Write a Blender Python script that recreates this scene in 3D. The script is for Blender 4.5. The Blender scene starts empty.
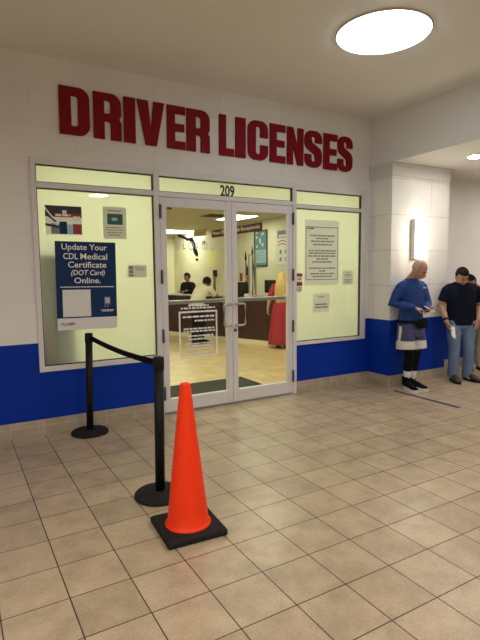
import bpy, bmesh, math, random
from mathutils import Vector, Matrix, Euler
random.seed(7)
C = bpy.context.scene.collection
R = math.radians
PI = math.pi
T = 0.3048            # floor tile pitch
V = Vector

# ------------------------------------------------------------------ materials
def nodes(name):
    m = bpy.data.materials.new(name); m.use_nodes = True
    nt = m.node_tree
    return m, nt, nt.nodes, nt.links, nt.nodes['Principled BSDF']

def mat(name, col, rough=.6, metal=0., spec=.5, var=.06, vscale=9., bump=0., bscale=60., coat=0.):
    m, nt, N, L, b = nodes(name)
    b.inputs['Roughness'].default_value = rough
    b.inputs['Metallic'].default_value = metal
    b.inputs['Specular IOR Level'].default_value = spec
    b.inputs['Coat Weight'].default_value = coat
    tc = N.new('ShaderNodeTexCoord')
    if var > 0:
        nz = N.new('ShaderNodeTexNoise'); nz.inputs['Scale'].default_value = vscale; nz.inputs['Detail'].default_value = 4
        L.new(tc.outputs['Object'], nz.inputs['Vector'])
        mx = N.new('ShaderNodeMix'); mx.data_type = 'RGBA'
        mx.inputs[6].default_value = (*[c*(1-var) for c in col], 1)
        mx.inputs[7].default_value = (*[min(1, c*(1+var)) for c in col], 1)
        L.new(nz.outputs['Fac'], mx.inputs[0]); L.new(mx.outputs[2], b.inputs['Base Color'])
    else:
        b.inputs['Base Color'].default_value = (*col, 1)
    if bump > 0:
        n2 = N.new('ShaderNodeTexNoise'); n2.inputs['Scale'].default_value = bscale; n2.inputs['Detail'].default_value = 3
        L.new(tc.outputs['Object'], n2.inputs['Vector'])
        bp = N.new('ShaderNodeBump'); bp.inputs['Strength'].default_value = bump; bp.inputs['Distance'].default_value = .01
        L.new(n2.outputs['Fac'], bp.inputs['Height']); L.new(bp.outputs['Normal'], b.inputs['Normal'])
    return m

def emis(name, col, strength):
    m = bpy.data.materials.new(name); m.use_nodes = True
    N = m.node_tree.nodes; N.clear()
    o = N.new('ShaderNodeOutputMaterial'); e = N.new('ShaderNodeEmission')
    e.inputs['Color'].default_value = (*col, 1); e.inputs['Strength'].default_value = strength
    m.node_tree.links.new(e.outputs[0], o.inputs[0])
    return m

def coords(N, L, axes, off):
    """object coordinates -> (axis a + off, axis b + off, 0) for a brick pattern lying in that plane"""
    tc = N.new('ShaderNodeTexCoord'); sp = N.new('ShaderNodeSeparateXYZ'); cb = N.new('ShaderNodeCombineXYZ')
    L.new(tc.outputs['Object'], sp.inputs[0])
    for i in (0, 1):
        ad = N.new('ShaderNodeMath'); ad.operation = 'ADD'; ad.inputs[1].default_value = off[i]
        L.new(sp.outputs[axes[i]], ad.inputs[0]); L.new(ad.outputs[0], cb.inputs[i])
    return tc, sp, cb

def brick_mat(name, axes, off, bw, rh, mortar, c1, c2, cm, rough, offset=0., bump=.3, smooth=.3, mott=.12, mscale=6., spec=.5, fine=0.):
    m, nt, N, L, b = nodes(name)
    tc, sp, cb = coords(N, L, axes, off)
    br = N.new('ShaderNodeTexBrick'); br.offset = offset; br.squash = 1
    br.inputs['Scale'].default_value = 1; br.inputs['Mortar Size'].default_value = mortar
    br.inputs['Mortar Smooth'].default_value = smooth; br.inputs['Bias'].default_value = 0
    br.inputs['Brick Width'].default_value = bw; br.inputs['Row Height'].default_value = rh
    br.inputs['Color1'].default_value = (*c1, 1); br.inputs['Color2'].default_value = (*c2, 1); br.inputs['Mortar'].default_value = (*cm, 1)
    L.new(cb.outputs[0], br.inputs['Vector'])
    nz = N.new('ShaderNodeTexNoise'); nz.inputs['Scale'].default_value = mscale; nz.inputs['Detail'].default_value = 6; nz.inputs['Roughness'].default_value = .65
    L.new(tc.outputs['Object'], nz.inputs['Vector'])
    rp = N.new('ShaderNodeMapRange'); rp.inputs[1].default_value = .3; rp.inputs[2].default_value = .7
    rp.inputs[3].default_value = 1-mott; rp.inputs[4].default_value = 1+mott
    L.new(nz.outputs['Fac'], rp.inputs[0])
    ml = N.new('ShaderNodeMix'); ml.data_type = 'RGBA'; ml.blend_type = 'MULTIPLY'; ml.inputs[0].default_value = 1
    L.new(br.outputs['Color'], ml.inputs[6]); L.new(rp.outputs[0], ml.inputs[7])
    L.new(ml.outputs[2], b.inputs['Base Color'])
    if fine:
        n4 = N.new('ShaderNodeTexNoise'); n4.inputs['Scale'].default_value = 85; n4.inputs['Detail'].default_value = 4
        L.new(tc.outputs['Object'], n4.inputs['Vector'])
        r4 = N.new('ShaderNodeMapRange'); r4.inputs[1].default_value = .3; r4.inputs[2].default_value = .7; r4.inputs[3].default_value = 1-fine; r4.inputs[4].default_value = 1+fine
        L.new(n4.outputs['Fac'], r4.inputs[0])
        m4 = N.new('ShaderNodeMix'); m4.data_type = 'RGBA'; m4.blend_type = 'MULTIPLY'; m4.inputs[0].default_value = 1
        L.new(ml.outputs[2], m4.inputs[6]); L.new(r4.outputs[0], m4.inputs[7]); L.new(m4.outputs[2], b.inputs['Base Color'])
    b.inputs['Roughness'].default_value = rough; b.inputs['Specular IOR Level'].default_value = spec
    bp = N.new('ShaderNodeBump'); bp.inputs['Strength'].default_value = bump; bp.inputs['Distance'].default_value = .004; bp.invert = True
    L.new(br.outputs['Fac'], bp.inputs['Height']); L.new(bp.outputs['Normal'], b.inputs['Normal'])
    return m

def painted_block(name, axes, rh, z0, bw=1.2, white=(.80, .775, .735), blue=(.001, .032, .33), ztop=.905, dark=.86):
    """painted block wall: white above, blue below ztop, faint mortar lines"""
    m, nt, N, L, b = nodes(name)
    tc, sp, cb = coords(N, L, axes, (0.1, -z0+10*rh))
    br = N.new('ShaderNodeTexBrick'); br.offset = .5
    br.inputs['Scale'].default_value = 1; br.inputs['Mortar Size'].default_value = .006; br.inputs['Mortar Smooth'].default_value = .6
    br.inputs['Brick Width'].default_value = bw; br.inputs['Row Height'].default_value = rh; br.inputs['Bias'].default_value = 0
    br.inputs['Color1'].default_value = (1, 1, 1, 1); br.inputs['Color2'].default_value = (.965, .965, .965, 1); br.inputs['Mortar'].default_value = (dark, dark, dark, 1)
    L.new(cb.outputs[0], br.inputs['Vector'])
    gt = N.new('ShaderNodeMath'); gt.operation = 'GREATER_THAN'; gt.inputs[1].default_value = ztop
    L.new(sp.outputs[2], gt.inputs[0])
    mx = N.new('ShaderNodeMix'); mx.data_type = 'RGBA'
    mx.inputs[6].default_value = (*blue, 1); mx.inputs[7].default_value = (*white, 1)
    L.new(gt.outputs[0], mx.inputs[0])
    ml = N.new('ShaderNodeMix'); ml.data_type = 'RGBA'; ml.blend_type = 'MULTIPLY'; ml.inputs[0].default_value = 1
    L.new(mx.outputs[2], ml.inputs[6]); L.new(br.outputs['Color'], ml.inputs[7])
    nz = N.new('ShaderNodeTexNoise'); nz.inputs['Scale'].default_value = 2.2; nz.inputs['Detail'].default_value = 5
    L.new(tc.outputs['Object'], nz.inputs['Vector'])
    rp = N.new('ShaderNodeMapRange'); rp.inputs[3].default_value = .93; rp.inputs[4].default_value = 1.06
    L.new(nz.outputs['Fac'], rp.inputs[0])
    m2 = N.new('ShaderNodeMix'); m2.data_type = 'RGBA'; m2.blend_type = 'MULTIPLY'; m2.inputs[0].default_value = 1
    L.new(ml.outputs[2], m2.inputs[6]); L.new(rp.outputs[0], m2.inputs[7]); L.new(m2.outputs[2], b.inputs['Base Color'])
    b.inputs['Roughness'].default_value = .55; b.inputs['Specular IOR Level'].default_value = .15
    bp = N.new('ShaderNodeBump'); bp.inputs['Strength'].default_value = .35; bp.inputs['Distance'].default_value = .004; bp.invert = True
    L.new(br.outputs['Fac'], bp.inputs['Height'])
    n3 = N.new('ShaderNodeTexNoise'); n3.inputs['Scale'].default_value = 55; n3.inputs['Detail'].default_value = 3
    L.new(tc.outputs['Object'], n3.inputs['Vector'])
    b2 = N.new('ShaderNodeBump'); b2.inputs['Strength'].default_value = .25; b2.inputs['Distance'].default_value = .004
    L.new(n3.outputs['Fac'], b2.inputs['Height']); L.new(bp.outputs['Normal'], b2.inputs['Normal'])
    L.new(b2.outputs['Normal'], b.inputs['Normal'])
    return m

def glass_mat(name, tint=(.97, .985, .97), base=.03, edge=.5):
    m = bpy.data.materials.new(name); m.use_nodes = True
    nt = m.node_tree; N = nt.nodes; L = nt.links; N.clear()
    o = N.new('ShaderNodeOutputMaterial'); t = N.new('ShaderNodeBsdfTransparent'); g = N.new('ShaderNodeBsdfGlossy'); mx = N.new('ShaderNodeMixShader')
    t.inputs[0].default_value = (*tint, 1); g.inputs['Roughness'].default_value = .01; g.inputs['Color'].default_value = (1, 1, 1, 1)
    lw = N.new('ShaderNodeLayerWeight'); lw.inputs['Blend'].default_value = .5
    pw = N.new('ShaderNodeMath'); pw.operation = 'POWER'; pw.inputs[1].default_value = 4
    ma = N.new('ShaderNodeMath'); ma.operation = 'MULTIPLY_ADD'; ma.inputs[1].default_value = edge; ma.inputs[2].default_value = base
    L.new(lw.outputs['Facing'], pw.inputs[0]); L.new(pw.outputs[0], ma.inputs[0]); L.new(ma.outputs[0], mx.inputs[0])
    L.new(t.outputs[0], mx.inputs[1]); L.new(g.outputs[0], mx.inputs[2]); L.new(mx.outputs[0], o.inputs[0])
    return m

def film_mat(name, col, trans=.7):
    """translucent window film: lit from behind by the office lamps"""
    m = bpy.data.materials.new(name); m.use_nodes = True
    nt = m.node_tree; N = nt.nodes; L = nt.links; N.clear()
    o = N.new('ShaderNodeOutputMaterial'); d = N.new('ShaderNodeBsdfDiffuse'); t = N.new('ShaderNodeBsdfTranslucent'); mx = N.new('ShaderNodeMixShader')
    d.inputs[0].default_value = (*col, 1); t.inputs[0].default_value = (*col, 1); mx.inputs[0].default_value = trans
    L.new(d.outputs[0], mx.inputs[1]); L.new(t.outputs[0], mx.inputs[2]); L.new(mx.outputs[0], o.inputs[0])
    return m

M = {}
M['floor'] = brick_mat('floor_tile', (0, 1), (20*T, 50*T+.885*T), T, T, .0032, (.46, .352, .230), (.385, .293, .190), (.028, .020, .013), .32, bump=.5, smooth=.1, mott=.20, mscale=5, spec=.45, fine=.12)
M['office_floor'] = brick_mat('office_floor_tile', (0, 1), (20, 20), .45, .45, .003, (.60, .45, .24), (.54, .40, .21), (.66, .52, .30), .35, mott=.22, mscale=4, bump=.1)
M['skirt_x'] = brick_mat('skirting_tile', (0, 2), (20*T, 5*T+.03), T, T*.9, .004, (.44, .36, .26), (.38, .31, .225), (.50, .45, .38), .4, mott=.15, bump=.3)
M['skirt_y'] = brick_mat('skirting_tile_side', (1, 2), (50*T+.1, 5*T+.03), T, T*.9, .004, (.44, .36, .26), (.38, .31, .225), (.50, .45, .38), .4, mott=.15, bump=.3)
M['facade'] = painted_block('painted_facade', (0, 2), .332, .302, bw=.81, dark=.93)
M['pillar_x'] = painted_block('painted_pillar', (0, 2), .468, .435, bw=2.2, dark=.72)
M['pillar_y'] = painted_block('painted_pillar_side', (1, 2), .468, .435, bw=2.2, dark=.72)
M['plain_white'] = mat('painted_plaster', (.62, .59, .55), .7, var=.04, vscale=2)
M['ceiling'] = mat('ceiling_plaster', (.78, .76, .73), .8, var=.03, vscale=1.5, bump=.12, bscale=40)
M['cap'] = mat('white_moulding', (.62, .60, .56), .5, var=.03)
M['office_wall'] = brick_mat('office_block_wall', (1, 2), (20, 20), .42, .21, .006, (.76, .72, .56), (.74, .70, .545), (.66, .62, .48), .6, offset=.5, bump=.3, mott=.03)
M['office_wall_back'] = mat('office_plain_wall', (.80, .78, .60), .7, var=.02)
M['office_ceiling'] = mat('office_ceiling_tile', (.66, .62, .48), .9, var=.05)
M['alu'] = mat('white_aluminium', (.70, .67, .66), .40, metal=0., var=.04)
M['gasket'] = mat('dark_gasket', (.03, .03, .025), .6, var=0)
M['glass'] = glass_mat('door_glass', base=.022)
M['wglass'] = glass_mat('window_glass', base=.035, edge=.6)
M['film'] = film_mat('window_film', (.80, .83, .67))
M['steel'] = mat('satin_steel', (.45, .44, .42), .32, metal=.8, var=.03)
M['hinge'] = mat('dark_hinge', (.10, .10, .10), .45, metal=.5, var=.05)
M['black'] = mat('black_plastic', (.008, .008, .008), .5, spec=.2, var=.1)
M['rubber'] = mat('black_rubber', (.016, .014, .013), .8, spec=.2, var=.25, vscale=25, bump=.2)
M['belt'] = mat('black_webbing', (.006, .006, .006), .9, spec=.1, var=.1, bump=.3, bscale=300)
M['orange'] = mat('orange_pvc', (.95, .045, .006), .5, spec=.25, var=.07, vscale=14)
M['red_letter'] = mat('red_letter_paint', (.22, .006, .012), .65, spec=.15, var=.05)
M['digit'] = mat('black_vinyl', (.01, .01, .01), .5, var=0)
M['white_print'] = mat('white_vinyl', (.80, .80, .78), .6, var=0)
M['paper'] = mat('white_paper', (.72, .71, .68), .7, var=.03)
M['thin_paper'] = film_mat('thin_paper', (.80, .785, .75), .45)
M['thin_paper_grey'] = film_mat('thin_grey_paper', (.66, .64, .60), .35)
M['paper_grey'] = mat('grey_paper', (.50, .49, .46), .7, var=.05)
M['navy'] = mat('navy_print', (.006, .030, .100), .55, spec=.2, var=.05)
M['ink'] = mat('black_ink', (.03, .03, .035), .6, var=0)
M['ink_grey'] = mat('grey_ink', (.22, .22, .22), .6, var=0)
M['red_print'] = mat('red_print', (.30, .018, .025), .5, var=.05)
M['sign_red'] = mat('dark_red_board', (.095, .007, .008), .6, var=.05)
M['teal_print'] = mat('teal_print', (.10, .25, .28), .5, var=.25, vscale=6)
M['pale_blue'] = mat('pale_blue_print', (.33, .52, .60), .5, var=.15)
M['green_print'] = mat('dark_green_print', (.02, .09, .06), .5, var=.3, vscale=20)
M['slate'] = mat('slate_print', (.16, .2, .27), .5, var=.3, vscale=20)
M['mahogany'] = mat('mahogany', (.042, .010, .007), .35, var=.35, vscale=5)
M['worktop'] = mat('dark_worktop', (.05, .015, .010), .3, var=.2)
M['mat'] = mat('charcoal_mat', (.025, .025, .025), .95, var=.2, bump=.4, bscale=200)
M['skin'] = mat('skin', (.42, .23, .15), .5, var=.08, vscale=25)
M['skin_pale'] = mat('pale_skin', (.62, .42, .30), .5, var=.06, vscale=25)
M['skin_dark'] = mat('tan_skin', (.36, .18, .115), .5, var=.08, vscale=25)
M['hair_dark'] = mat('dark_hair', (.009, .007, .006), .8, spec=.12, var=.4, vscale=60, bump=.5, bscale=150)
M['hair_grey'] = mat('grey_stubble', (.50, .36, .27), .7, var=.15, vscale=60)
M['hair_blonde'] = mat('blonde_hair', (.62, .40, .13), .45, var=.3, vscale=50, bump=.5, bscale=120)
M['blue_shirt'] = mat('royal_blue_cloth', (.004, .036, .19), .75, var=.2, vscale=7, bump=.3, bscale=18)
M['shorts'] = mat('slate_blue_cloth', (.048, .050, .125), .8, var=.15, vscale=8, bump=.2, bscale=20)
M['white_cloth'] = mat('white_cloth', (.62, .60, .56), .8, var=.08, bump=.2, bscale=25)
M['black_cloth'] = mat('black_cloth', (.007, .007, .008), .9, spec=.1, var=.2, bump=.3, bscale=18)
M['navy_cloth'] = mat('dark_navy_cloth', (.006, .008, .018), .9, spec=.1, var=.25, vscale=6, bump=.3, bscale=16)
M['denim'] = mat('faded_denim', (.12, .19, .30), .85, var=.45, vscale=5, bump=.35, bscale=20)
M['camo'] = mat('mottled_cloth', (.34, .29, .24), .85, var=.45, vscale=16, bump=.2)
M['red_cloth'] = mat('red_cloth', (.34, .010, .026), .75, var=.4, vscale=14, bump=.3, bscale=14)
M['cream_cloth'] = mat('cream_cloth', (.66, .60, .46), .8, var=.1, vscale=9, bump=.3, bscale=15)
M['brown_leather'] = mat('brown_leather', (.055, .028, .018), .5, var=.3)
M['sole'] = mat('pale_sole', (.66, .62, .55), .7, var=.1)
M['eye'] = mat('eye_dark', (.02, .015, .012), .3, var=0)
M['lip'] = mat('lip', (.30, .12, .09), .5, var=0)
M['screen'] = mat('screen_black', (.015, .018, .02), .2, var=.1)
M['blue_screen'] = mat('blue_plastic', (.05, .10, .20), .4, var=.1)
M['shade_board'] = mat('shade_board', (.30, .33, .36), .7, var=.05)
M['tape'] = mat('blue_tape', (.045, .06, .13), .6, var=.2)
M['flag_red'] = mat('flag_red', (.5, .04, .04), .7, var=.1)
M['flag_white'] = mat('flag_white', (.75, .72, .66), .7, var=.05)
M['flag_blue'] = mat('flag_blue', (.02, .03, .12), .7, var=.05)
M['cream_print'] = mat('cream_print', (.75, .66, .48), .6, var=.05)
M['tan_print'] = mat('orange_print', (.62, .30, .16), .6, var=.05)
M['skylight'] = emis('skylight_glow', (.76, .88, 1.0), 9)
M['sconce'] = emis('sconce_glow', (1.0, .93, .72), 14)
M['downlight'] = emis('downlight_glow', (1.0, .95, .90), 68)
M['troffer'] = emis('troffer_glow', (.98, 1.0, .72), 8.2)

# ------------------------------------------------------------------ mesh helpers
class MB:
    """collects shapes into one mesh; each face remembers a material slot"""
    def __init__(s): s.v = []; s.f = []; s.m = []; s.sm = []
    def add(s, vs, fs, mi=0, smooth=False):
        o = len(s.v); s.v += [V(x) for x in vs]
        for f in fs: s.f.append([i+o for i in f]); s.m.append(mi); s.sm.append(smooth)
        return s
    def box(s, a, b, mi=0):
        x0, y0, z0 = a; x1, y1, z1 = b
        return s.add([(x0,y0,z0),(x1,y0,z0),(x1,y1,z0),(x0,y1,z0),(x0,y0,z1),(x1,y0,z1),(x1,y1,z1),(x0,y1,z1)],
            [(0,3,2,1),(4,5,6,7),(0,1,5,4),(1,2,6,5),(2,3,7,6),(3,0,4,7)], mi)
    def lathe(s, prof, c=(0,0,0), n=40, mi=0, smooth=True):
        vs = []; fs = []; k = len(prof)
        for i in range(n):
            a = 2*PI*i/n
            for r, z in prof: vs.append((c[0]+r*math.cos(a), c[1]+r*math.sin(a), c[2]+z))
        for i in range(n):
            j = (i+1) % n
            for q in range(k-1): fs.append((i*k+q, j*k+q, j*k+q+1, i*k+q+1))
        fs.append([i*k for i in range(n)][::-1]); fs.append([i*k+k-1 for i in range(n)])
        return s.add(vs, fs, mi, smooth)
    def tube(s, pts, rad, side=(1,0,0), n=16, mi=0, dome=True, smooth=True):
        """elliptic tube; rad = list of (half width along side, half depth) or numbers"""
        pts = [V(p) for p in pts]; rad = [(r, r) if not isinstance(r, (tuple, list)) else r for r in rad]
        side = V(side); rings = []
        def tang(i):
            a = pts[max(i-1, 0)]; b = pts[min(i+1, len(pts)-1)]
            return (b-a).normalized()
        seq = []
        for i, p in enumerate(pts): seq.append((p, tang(i), rad[i][0], rad[i][1]))
        if dome:
            p, t, a, b = seq[0]; m_ = min(a, b)
            pre = [(p - t*m_*h, t, a*w, b*w) for h, w in ((.93, .3), (.75, .62), (.42, .88))]
            p, t, a, b = seq[-1]; m_ = min(a, b)
            post = [(p + t*m_*h, t, a*w, b*w) for h, w in ((.42, .88), (.75, .62), (.93, .3))]
            seq = pre + seq + post
        vs = []; fs = []
        for p, t, a, b in seq:
            u = side - t*side.dot(t)
            if u.length < 1e-4: u = V((0,1,0)) - t*t.y
            u.normalize(); w = t.cross(u)
            for k in range(n):
                th = 2*PI*k/n; vs.append(p + u*a*math.cos(th) + w*b*math.sin(th))
        for i in range(len(seq)-1):
            for k in range(n):
                l = (k+1) % n; fs.append((i*n+k, i*n+l, (i+1)*n+l, (i+1)*n+k))
        fs.append(list(range(n))[::-1]); fs.append([(len(seq)-1)*n+k for k in range(n)])
        return s.add(vs, fs, mi, smooth)
    def ball(s, c, r, mat_=None, n=20, m=12, mi=0):
        vs = []; fs = []; c = V(c)
        if not isinstance(r, (tuple, list)): r = (r, r, r)
        for j in range(1, m):
            ph = PI*j/m
            for i in range(n):
                a = 2*PI*i/n
                vs.append(V((r[0]*math.sin(ph)*math.cos(a), r[1]*math.sin(ph)*math.sin(a), r[2]*math.cos(ph))))
        top = len(vs); vs.append(V((0,0,r[2]))); vs.append(V((0,0,-r[2])))
        for j in range(m-2):
            for i in range(n):
                l = (i+1) % n; fs.append((j*n+i, (j+1)*n+i, (j+1)*n+l, j*n+l))
        for i in range(n):
            l = (i+1) % n; fs.append((top, i, l)); fs.append((top+1, (m-2)*n+l, (m-2)*n+i))
        if mat_ is not None: vs = [c + mat_ @ q for q in vs]
        else: vs = [c + q for q in vs]
        return s.add(vs, fs, mi, True)
    def xf(s, mtx):
        s.v = [mtx @ q for q in s.v]; return s
    def mesh(s, name):
        me = bpy.data.meshes.new(name); me.from_pydata([tuple(q) for q in s.v], [], s.f)
        for p, mi, sm in zip(me.polygons, s.m, s.sm): p.material_index = mi; p.use_smooth = sm
        me.update(); return me

def link(name, me, mats, parent=None, loc=(0,0,0), rot=(0,0,0)):
    o = bpy.data.objects.new(name, me); C.objects.link(o)
    if not isinstance(mats, (list, tuple)): mats = [mats]
    idx = [q.material_index for q in me.polygons]
    me.materials.clear()
    for m in mats: me.materials.append(m)
    if len(mats) > 1: me.polygons.foreach_set('material_index', idx)
    if parent: o.parent = parent
    o.location = loc; o.rotation_euler = rot
    return o

def obj(name, mb, mats, parent=None, loc=(0,0,0), rot=(0,0,0), bevel=0., seg=2):
    o = link(name, mb.mesh(name), mats, parent, loc, rot)
    if bevel > 0:
        b = o.modifiers.new('bevel', 'BEVEL'); b.width = bevel; b.segments = seg; b.limit_method = 'ANGLE'; b.angle_limit = R(40)
    return o

def evalmesh(o):
    dg = bpy.context.evaluated_depsgraph_get(); dg.update()
    return bpy.data.meshes.new_from_object(o.evaluated_get(dg))

def remesh(mb, name, mats, parent, voxel=.008, smooth=4, slot=None):
    """union of overlapping closed shapes into one continuous surface"""
    me = mb.mesh(name+'_raw'); t = bpy.data.objects.new(name+'_raw', me); C.objects.link(t)
    r = t.modifiers.new('r', 'REMESH'); r.mode = 'VOXEL'; r.voxel_size = voxel; r.use_smooth_shade = True
    if smooth:
        q = t.modifiers.new('s', 'SMOOTH'); q.factor = .5; q.iterations = smooth
    out = evalmesh(t); bpy.data.objects.remove(t); bpy.data.meshes.remove(me)
    out.name = name
    for p in out.polygons:
        p.use_smooth = True
        if slot: p.material_index = slot(p.center)
    return link(name, out, mats, parent)

def tag(o, label, cat, group=None):
    o['label'] = label; o['category'] = cat
    if group: o['group'] = group
    return o
def thing(name, label, cat, loc=(0,0,0), rz=0, group=None):
    o = bpy.data.objects.new(name, None); C.objects.link(o); o.empty_display_size = .1
    o.location = loc; o.rotation_euler = (0, 0, rz)
    return tag(o, label, cat, group)
def struct(name, mb=None, mats=None, loc=(0,0,0), bevel=0.):
    if mb is None:
        o = bpy.data.objects.new(name, None); C.objects.link(o); o.location = loc; o.empty_display_size = .1
    else: o = obj(name, mb, mats, loc=loc, bevel=bevel)
    o['kind'] = 'structure'; return o
def copy_tree(o, parent=None):
    c = o.copy(); C.objects.link(c)
    if parent: c.parent = parent
    for ch in list(o.children): copy_tree(ch, c)
    return c

def curve_shape(loops, depth):
    """filled 2D outline with holes, extruded; returns mesh in the x-z plane, front at y=0, going back to y=depth"""
    cu = bpy.data.curves.new('shape', 'CURVE'); cu.dimensions = '2D'; cu.fill_mode = 'BOTH'; cu.extrude = depth/2
    for lp in loops:
        s = cu.splines.new('POLY'); s.points.add(len(lp)-1); s.use_cyclic_u = True
        for p, q in zip(s.points, lp): p.co = (q[0], q[1], 0, 1)
    t = bpy.data.objects.new('shape', cu); C.objects.link(t)
    me = evalmesh(t); bpy.data.objects.remove(t); bpy.data.curves.remove(cu)
    me.transform(Matrix.Translation((0, depth/2, 0)) @ Matrix.Rotation(PI/2, 4, 'X'))
    return me

def text_mesh(body, w=None, h=None, bold=0., depth=.001, shear=0., align='CENTER'):
    """lettering mesh in the x-z plane facing -y, fitted to width w and/or cap height h, centred"""
    cu = bpy.data.curves.new('text', 'FONT'); cu.body = body; cu.align_x = align; cu.offset = bold; cu.extrude = .002; cu.shear = shear; cu.resolution_u = 3
    t = bpy.data.objects.new('text', cu); C.objects.link(t)
    me = evalmesh(t); bpy.data.objects.remove(t); bpy.data.curves.remove(cu)
    xs = [v.co.x for v in me.vertices]; ys = [v.co.y for v in me.vertices]
    cx, cy = (min(xs)+max(xs))/2, (min(ys)+max(ys))/2
    sx = (w/(max(xs)-min(xs))) if w else None; sy = (h/(max(ys)-min(ys))) if h else None
    sx = sx or sy; sy = sy or sx
    me.transform(Matrix.Rotation(PI/2, 4, 'X') @ Matrix.Diagonal((sx, sy, depth/.004, 1)) @ Matrix.Translation((-cx, -cy, 0)))
    return me
def text(name, body, m, parent, loc, w=None, h=None, bold=0., depth=.001, rot=(0,0,0), shear=0.):
    return link(name, text_mesh(body, w, h, bold, depth, shear), m, parent, loc, rot)

def scribble(x0, x1, z, h, y=0., rng=random, gap=.35, centre=True, fill=.9):
    """one line of print too small to read: a row of word-long strokes"""
    mb = MB(); L = (x1-x0)*fill; x = (x0+x1)/2 - L/2 if centre else x0; e = x + L
    while x < e-.2*h:
        w = min(rng.uniform(1.2, 4.2)*h, e-x); mb.box((x, y-.0006, z-h/2), (x+w, y, z+h/2)); x += w + gap*h*1.6
    return mb
def lines(rows, y=0.):
    mb = MB()
    for x0, x1, z, h, f in rows:
        s = scribble(x0, x1, z, h, y, fill=f); mb.add(s.v, s.f)
    return mb

# ------------------------------------------------------------------ camera
cam = bpy.data.cameras.new('camera'); co = bpy.data.objects.new('camera', cam); C.objects.link(co)
co.location = (-.413, -5.092, 1.571)
co.matrix_world = Matrix.Translation((-.413, -5.092, 1.571)) @ Matrix.Rotation(R(-30.18873), 4, 'Z') @ Matrix.Rotation(R(84.46406), 4, 'X') @ Matrix.Rotation(R(-.60990), 4, 'Z')
cam.sensor_fit = 'HORIZONTAL'; cam.sensor_width = 36; cam.lens = 36*495.057/480; cam.clip_start = .05
bpy.context.scene.camera = co

# ------------------------------------------------------------------ setting: the corridor
XL, XR, YB, H, HL = -5., 10.5, -11., 3.6, 2.98     # left end, right end, far side, ceiling, low ceiling
XP = 4.635                                         # bulkhead and pillar side plane
YP = -.40                                          # pillar front
struct('floor', MB().box((XL, YB, -.12), (XR, .10, 0)), M['floor'])
YL = -3.62                                         # the high ceiling ends here, over the viewer's head
struct('ceiling', MB().box((XL, YL, H), (XP, 0, H+.12)), M['ceiling'])
struct('ceiling_low', MB().box((XP, YB, HL), (XR, 0, H+.12)).box((XL, YB, HL), (XP, YL, H+.12)), M['ceiling'])
f = MB()
X0, X1, Z0, Z1 = .286, 4.562, .618, 2.662          # storefront opening
DX0, DX1 = 1.497, 3.376                            # door bay
f.box((XL, 0, 0), (X0, .2, H)); f.box((X0, 0, 0), (DX0, .2, Z0)); f.box((X0, 0, Z1), (X1, .2, H))
f.box((DX1, 0, 0), (X1, .2, Z0)); f.box((X1, 0, 0), (XR, .2, H))
struct('wall_front', f, M['facade'])
pl = MB().box((XP, YP, 0), (5.775, 0, HL)); pl.m[3] = 1; pl.m[5] = 1
struct('wall_pillar', pl, [M['pillar_x'], M['pillar_y']])
struct('trim_1', MB().box((XP-.015, YP-.015, 2.80), (5.79, 0, HL)).box((XP-.024, YP-.024, 2.93), (5.80, 0, HL)), M['cap'], bevel=.006)
struct('wall_left', MB().box((XL-.15, YB, 0), (XL, .2, H)), M['plain_white'])
struct('wall_right', MB().box((XR, YB, 0), (XR+.15, .2, H)), M['plain_white'])
struct('wall_back', MB().box((XL, YB-.15, 0), (XR, YB, H)), M['plain_white'])
BH = .150
struct('baseboard_front', MB().box((XL, -.012, 0), (1.50, 0, BH)), M['skirt_x'], bevel=.003)
struct('baseboard_front_right', MB().box((3.375, -.012, 0), (XP, 0, BH)), M['skirt_x'], bevel=.003)
struct('baseboard_pillar_side', MB().box((XP-.012, YP-.012, 0), (XP, -.012, BH)), M['skirt_y'], bevel=.003)
struct('baseboard_pillar', MB().box((XP, YP-.012, 0), (5.787, YP, BH)), M['skirt_x'], bevel=.003)
struct('baseboard_recess', MB().box((5.787, -.012, 0), (XR, 0, BH)), M['skirt_x'], bevel=.003)

# ------------------------------------------------------------------ setting: the office behind the glass
OX, OY, OH = 7.0, 12.6, 2.97
struct('floor_office', MB().box((-.6, .10, -.12), (OX, OY, 0)), M['office_floor'])
struct('ceiling_office', MB().box((-.6, .2, OH), (OX, OY, OH+.1)), M['office_ceiling'])
struct('wall_office_right', MB().box((OX, .2, 0), (OX+.12, OY, OH)), M['office_wall'])
struct('wall_office_back', MB().box((-.6, OY, 0), (OX+.12, OY+.12, OH)), M['office_wall_back'])
struct('wall_office_left', MB().box((-.72, .2, 0), (-.6, OY, OH)), M['office_wall_back'])
struct('baseboard_office', MB().box((OX-.012, .2, 0), (OX, OY, .1)), M['cap'])

# ------------------------------------------------------------------ storefront
def frame_rect(mb, x0, x1, z0, z1, l, r, b, t, y0=-.02, y1=.06):
    if l: mb.box((x0, y0, z0), (x0+l, y1, z1))
    if r: mb.box((x1-r, y0, z0), (x1, y1, z1))
    if b: mb.box((x0+l, y0, z0), (x1-r, y1, z0+b))
    if t: mb.box((x0+l, y0, z1-t), (x1-r, y1, z1))
def pane(name, x0, x1, z0, z1, parent, m, y0=.026, y1=.034):
    return obj(name, MB().box((x0, y0, z0), (x1, y1, z1)), m, parent)
def bead(x0, x1, z0, z1, parent):
    g = MB(); frame_rect(g, x0, x1, z0, z1, .008, .008, .008, .010, y0=-.004, y1=.026)
    return obj('glazing_gasket', g, M['gasket'], parent)

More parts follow.
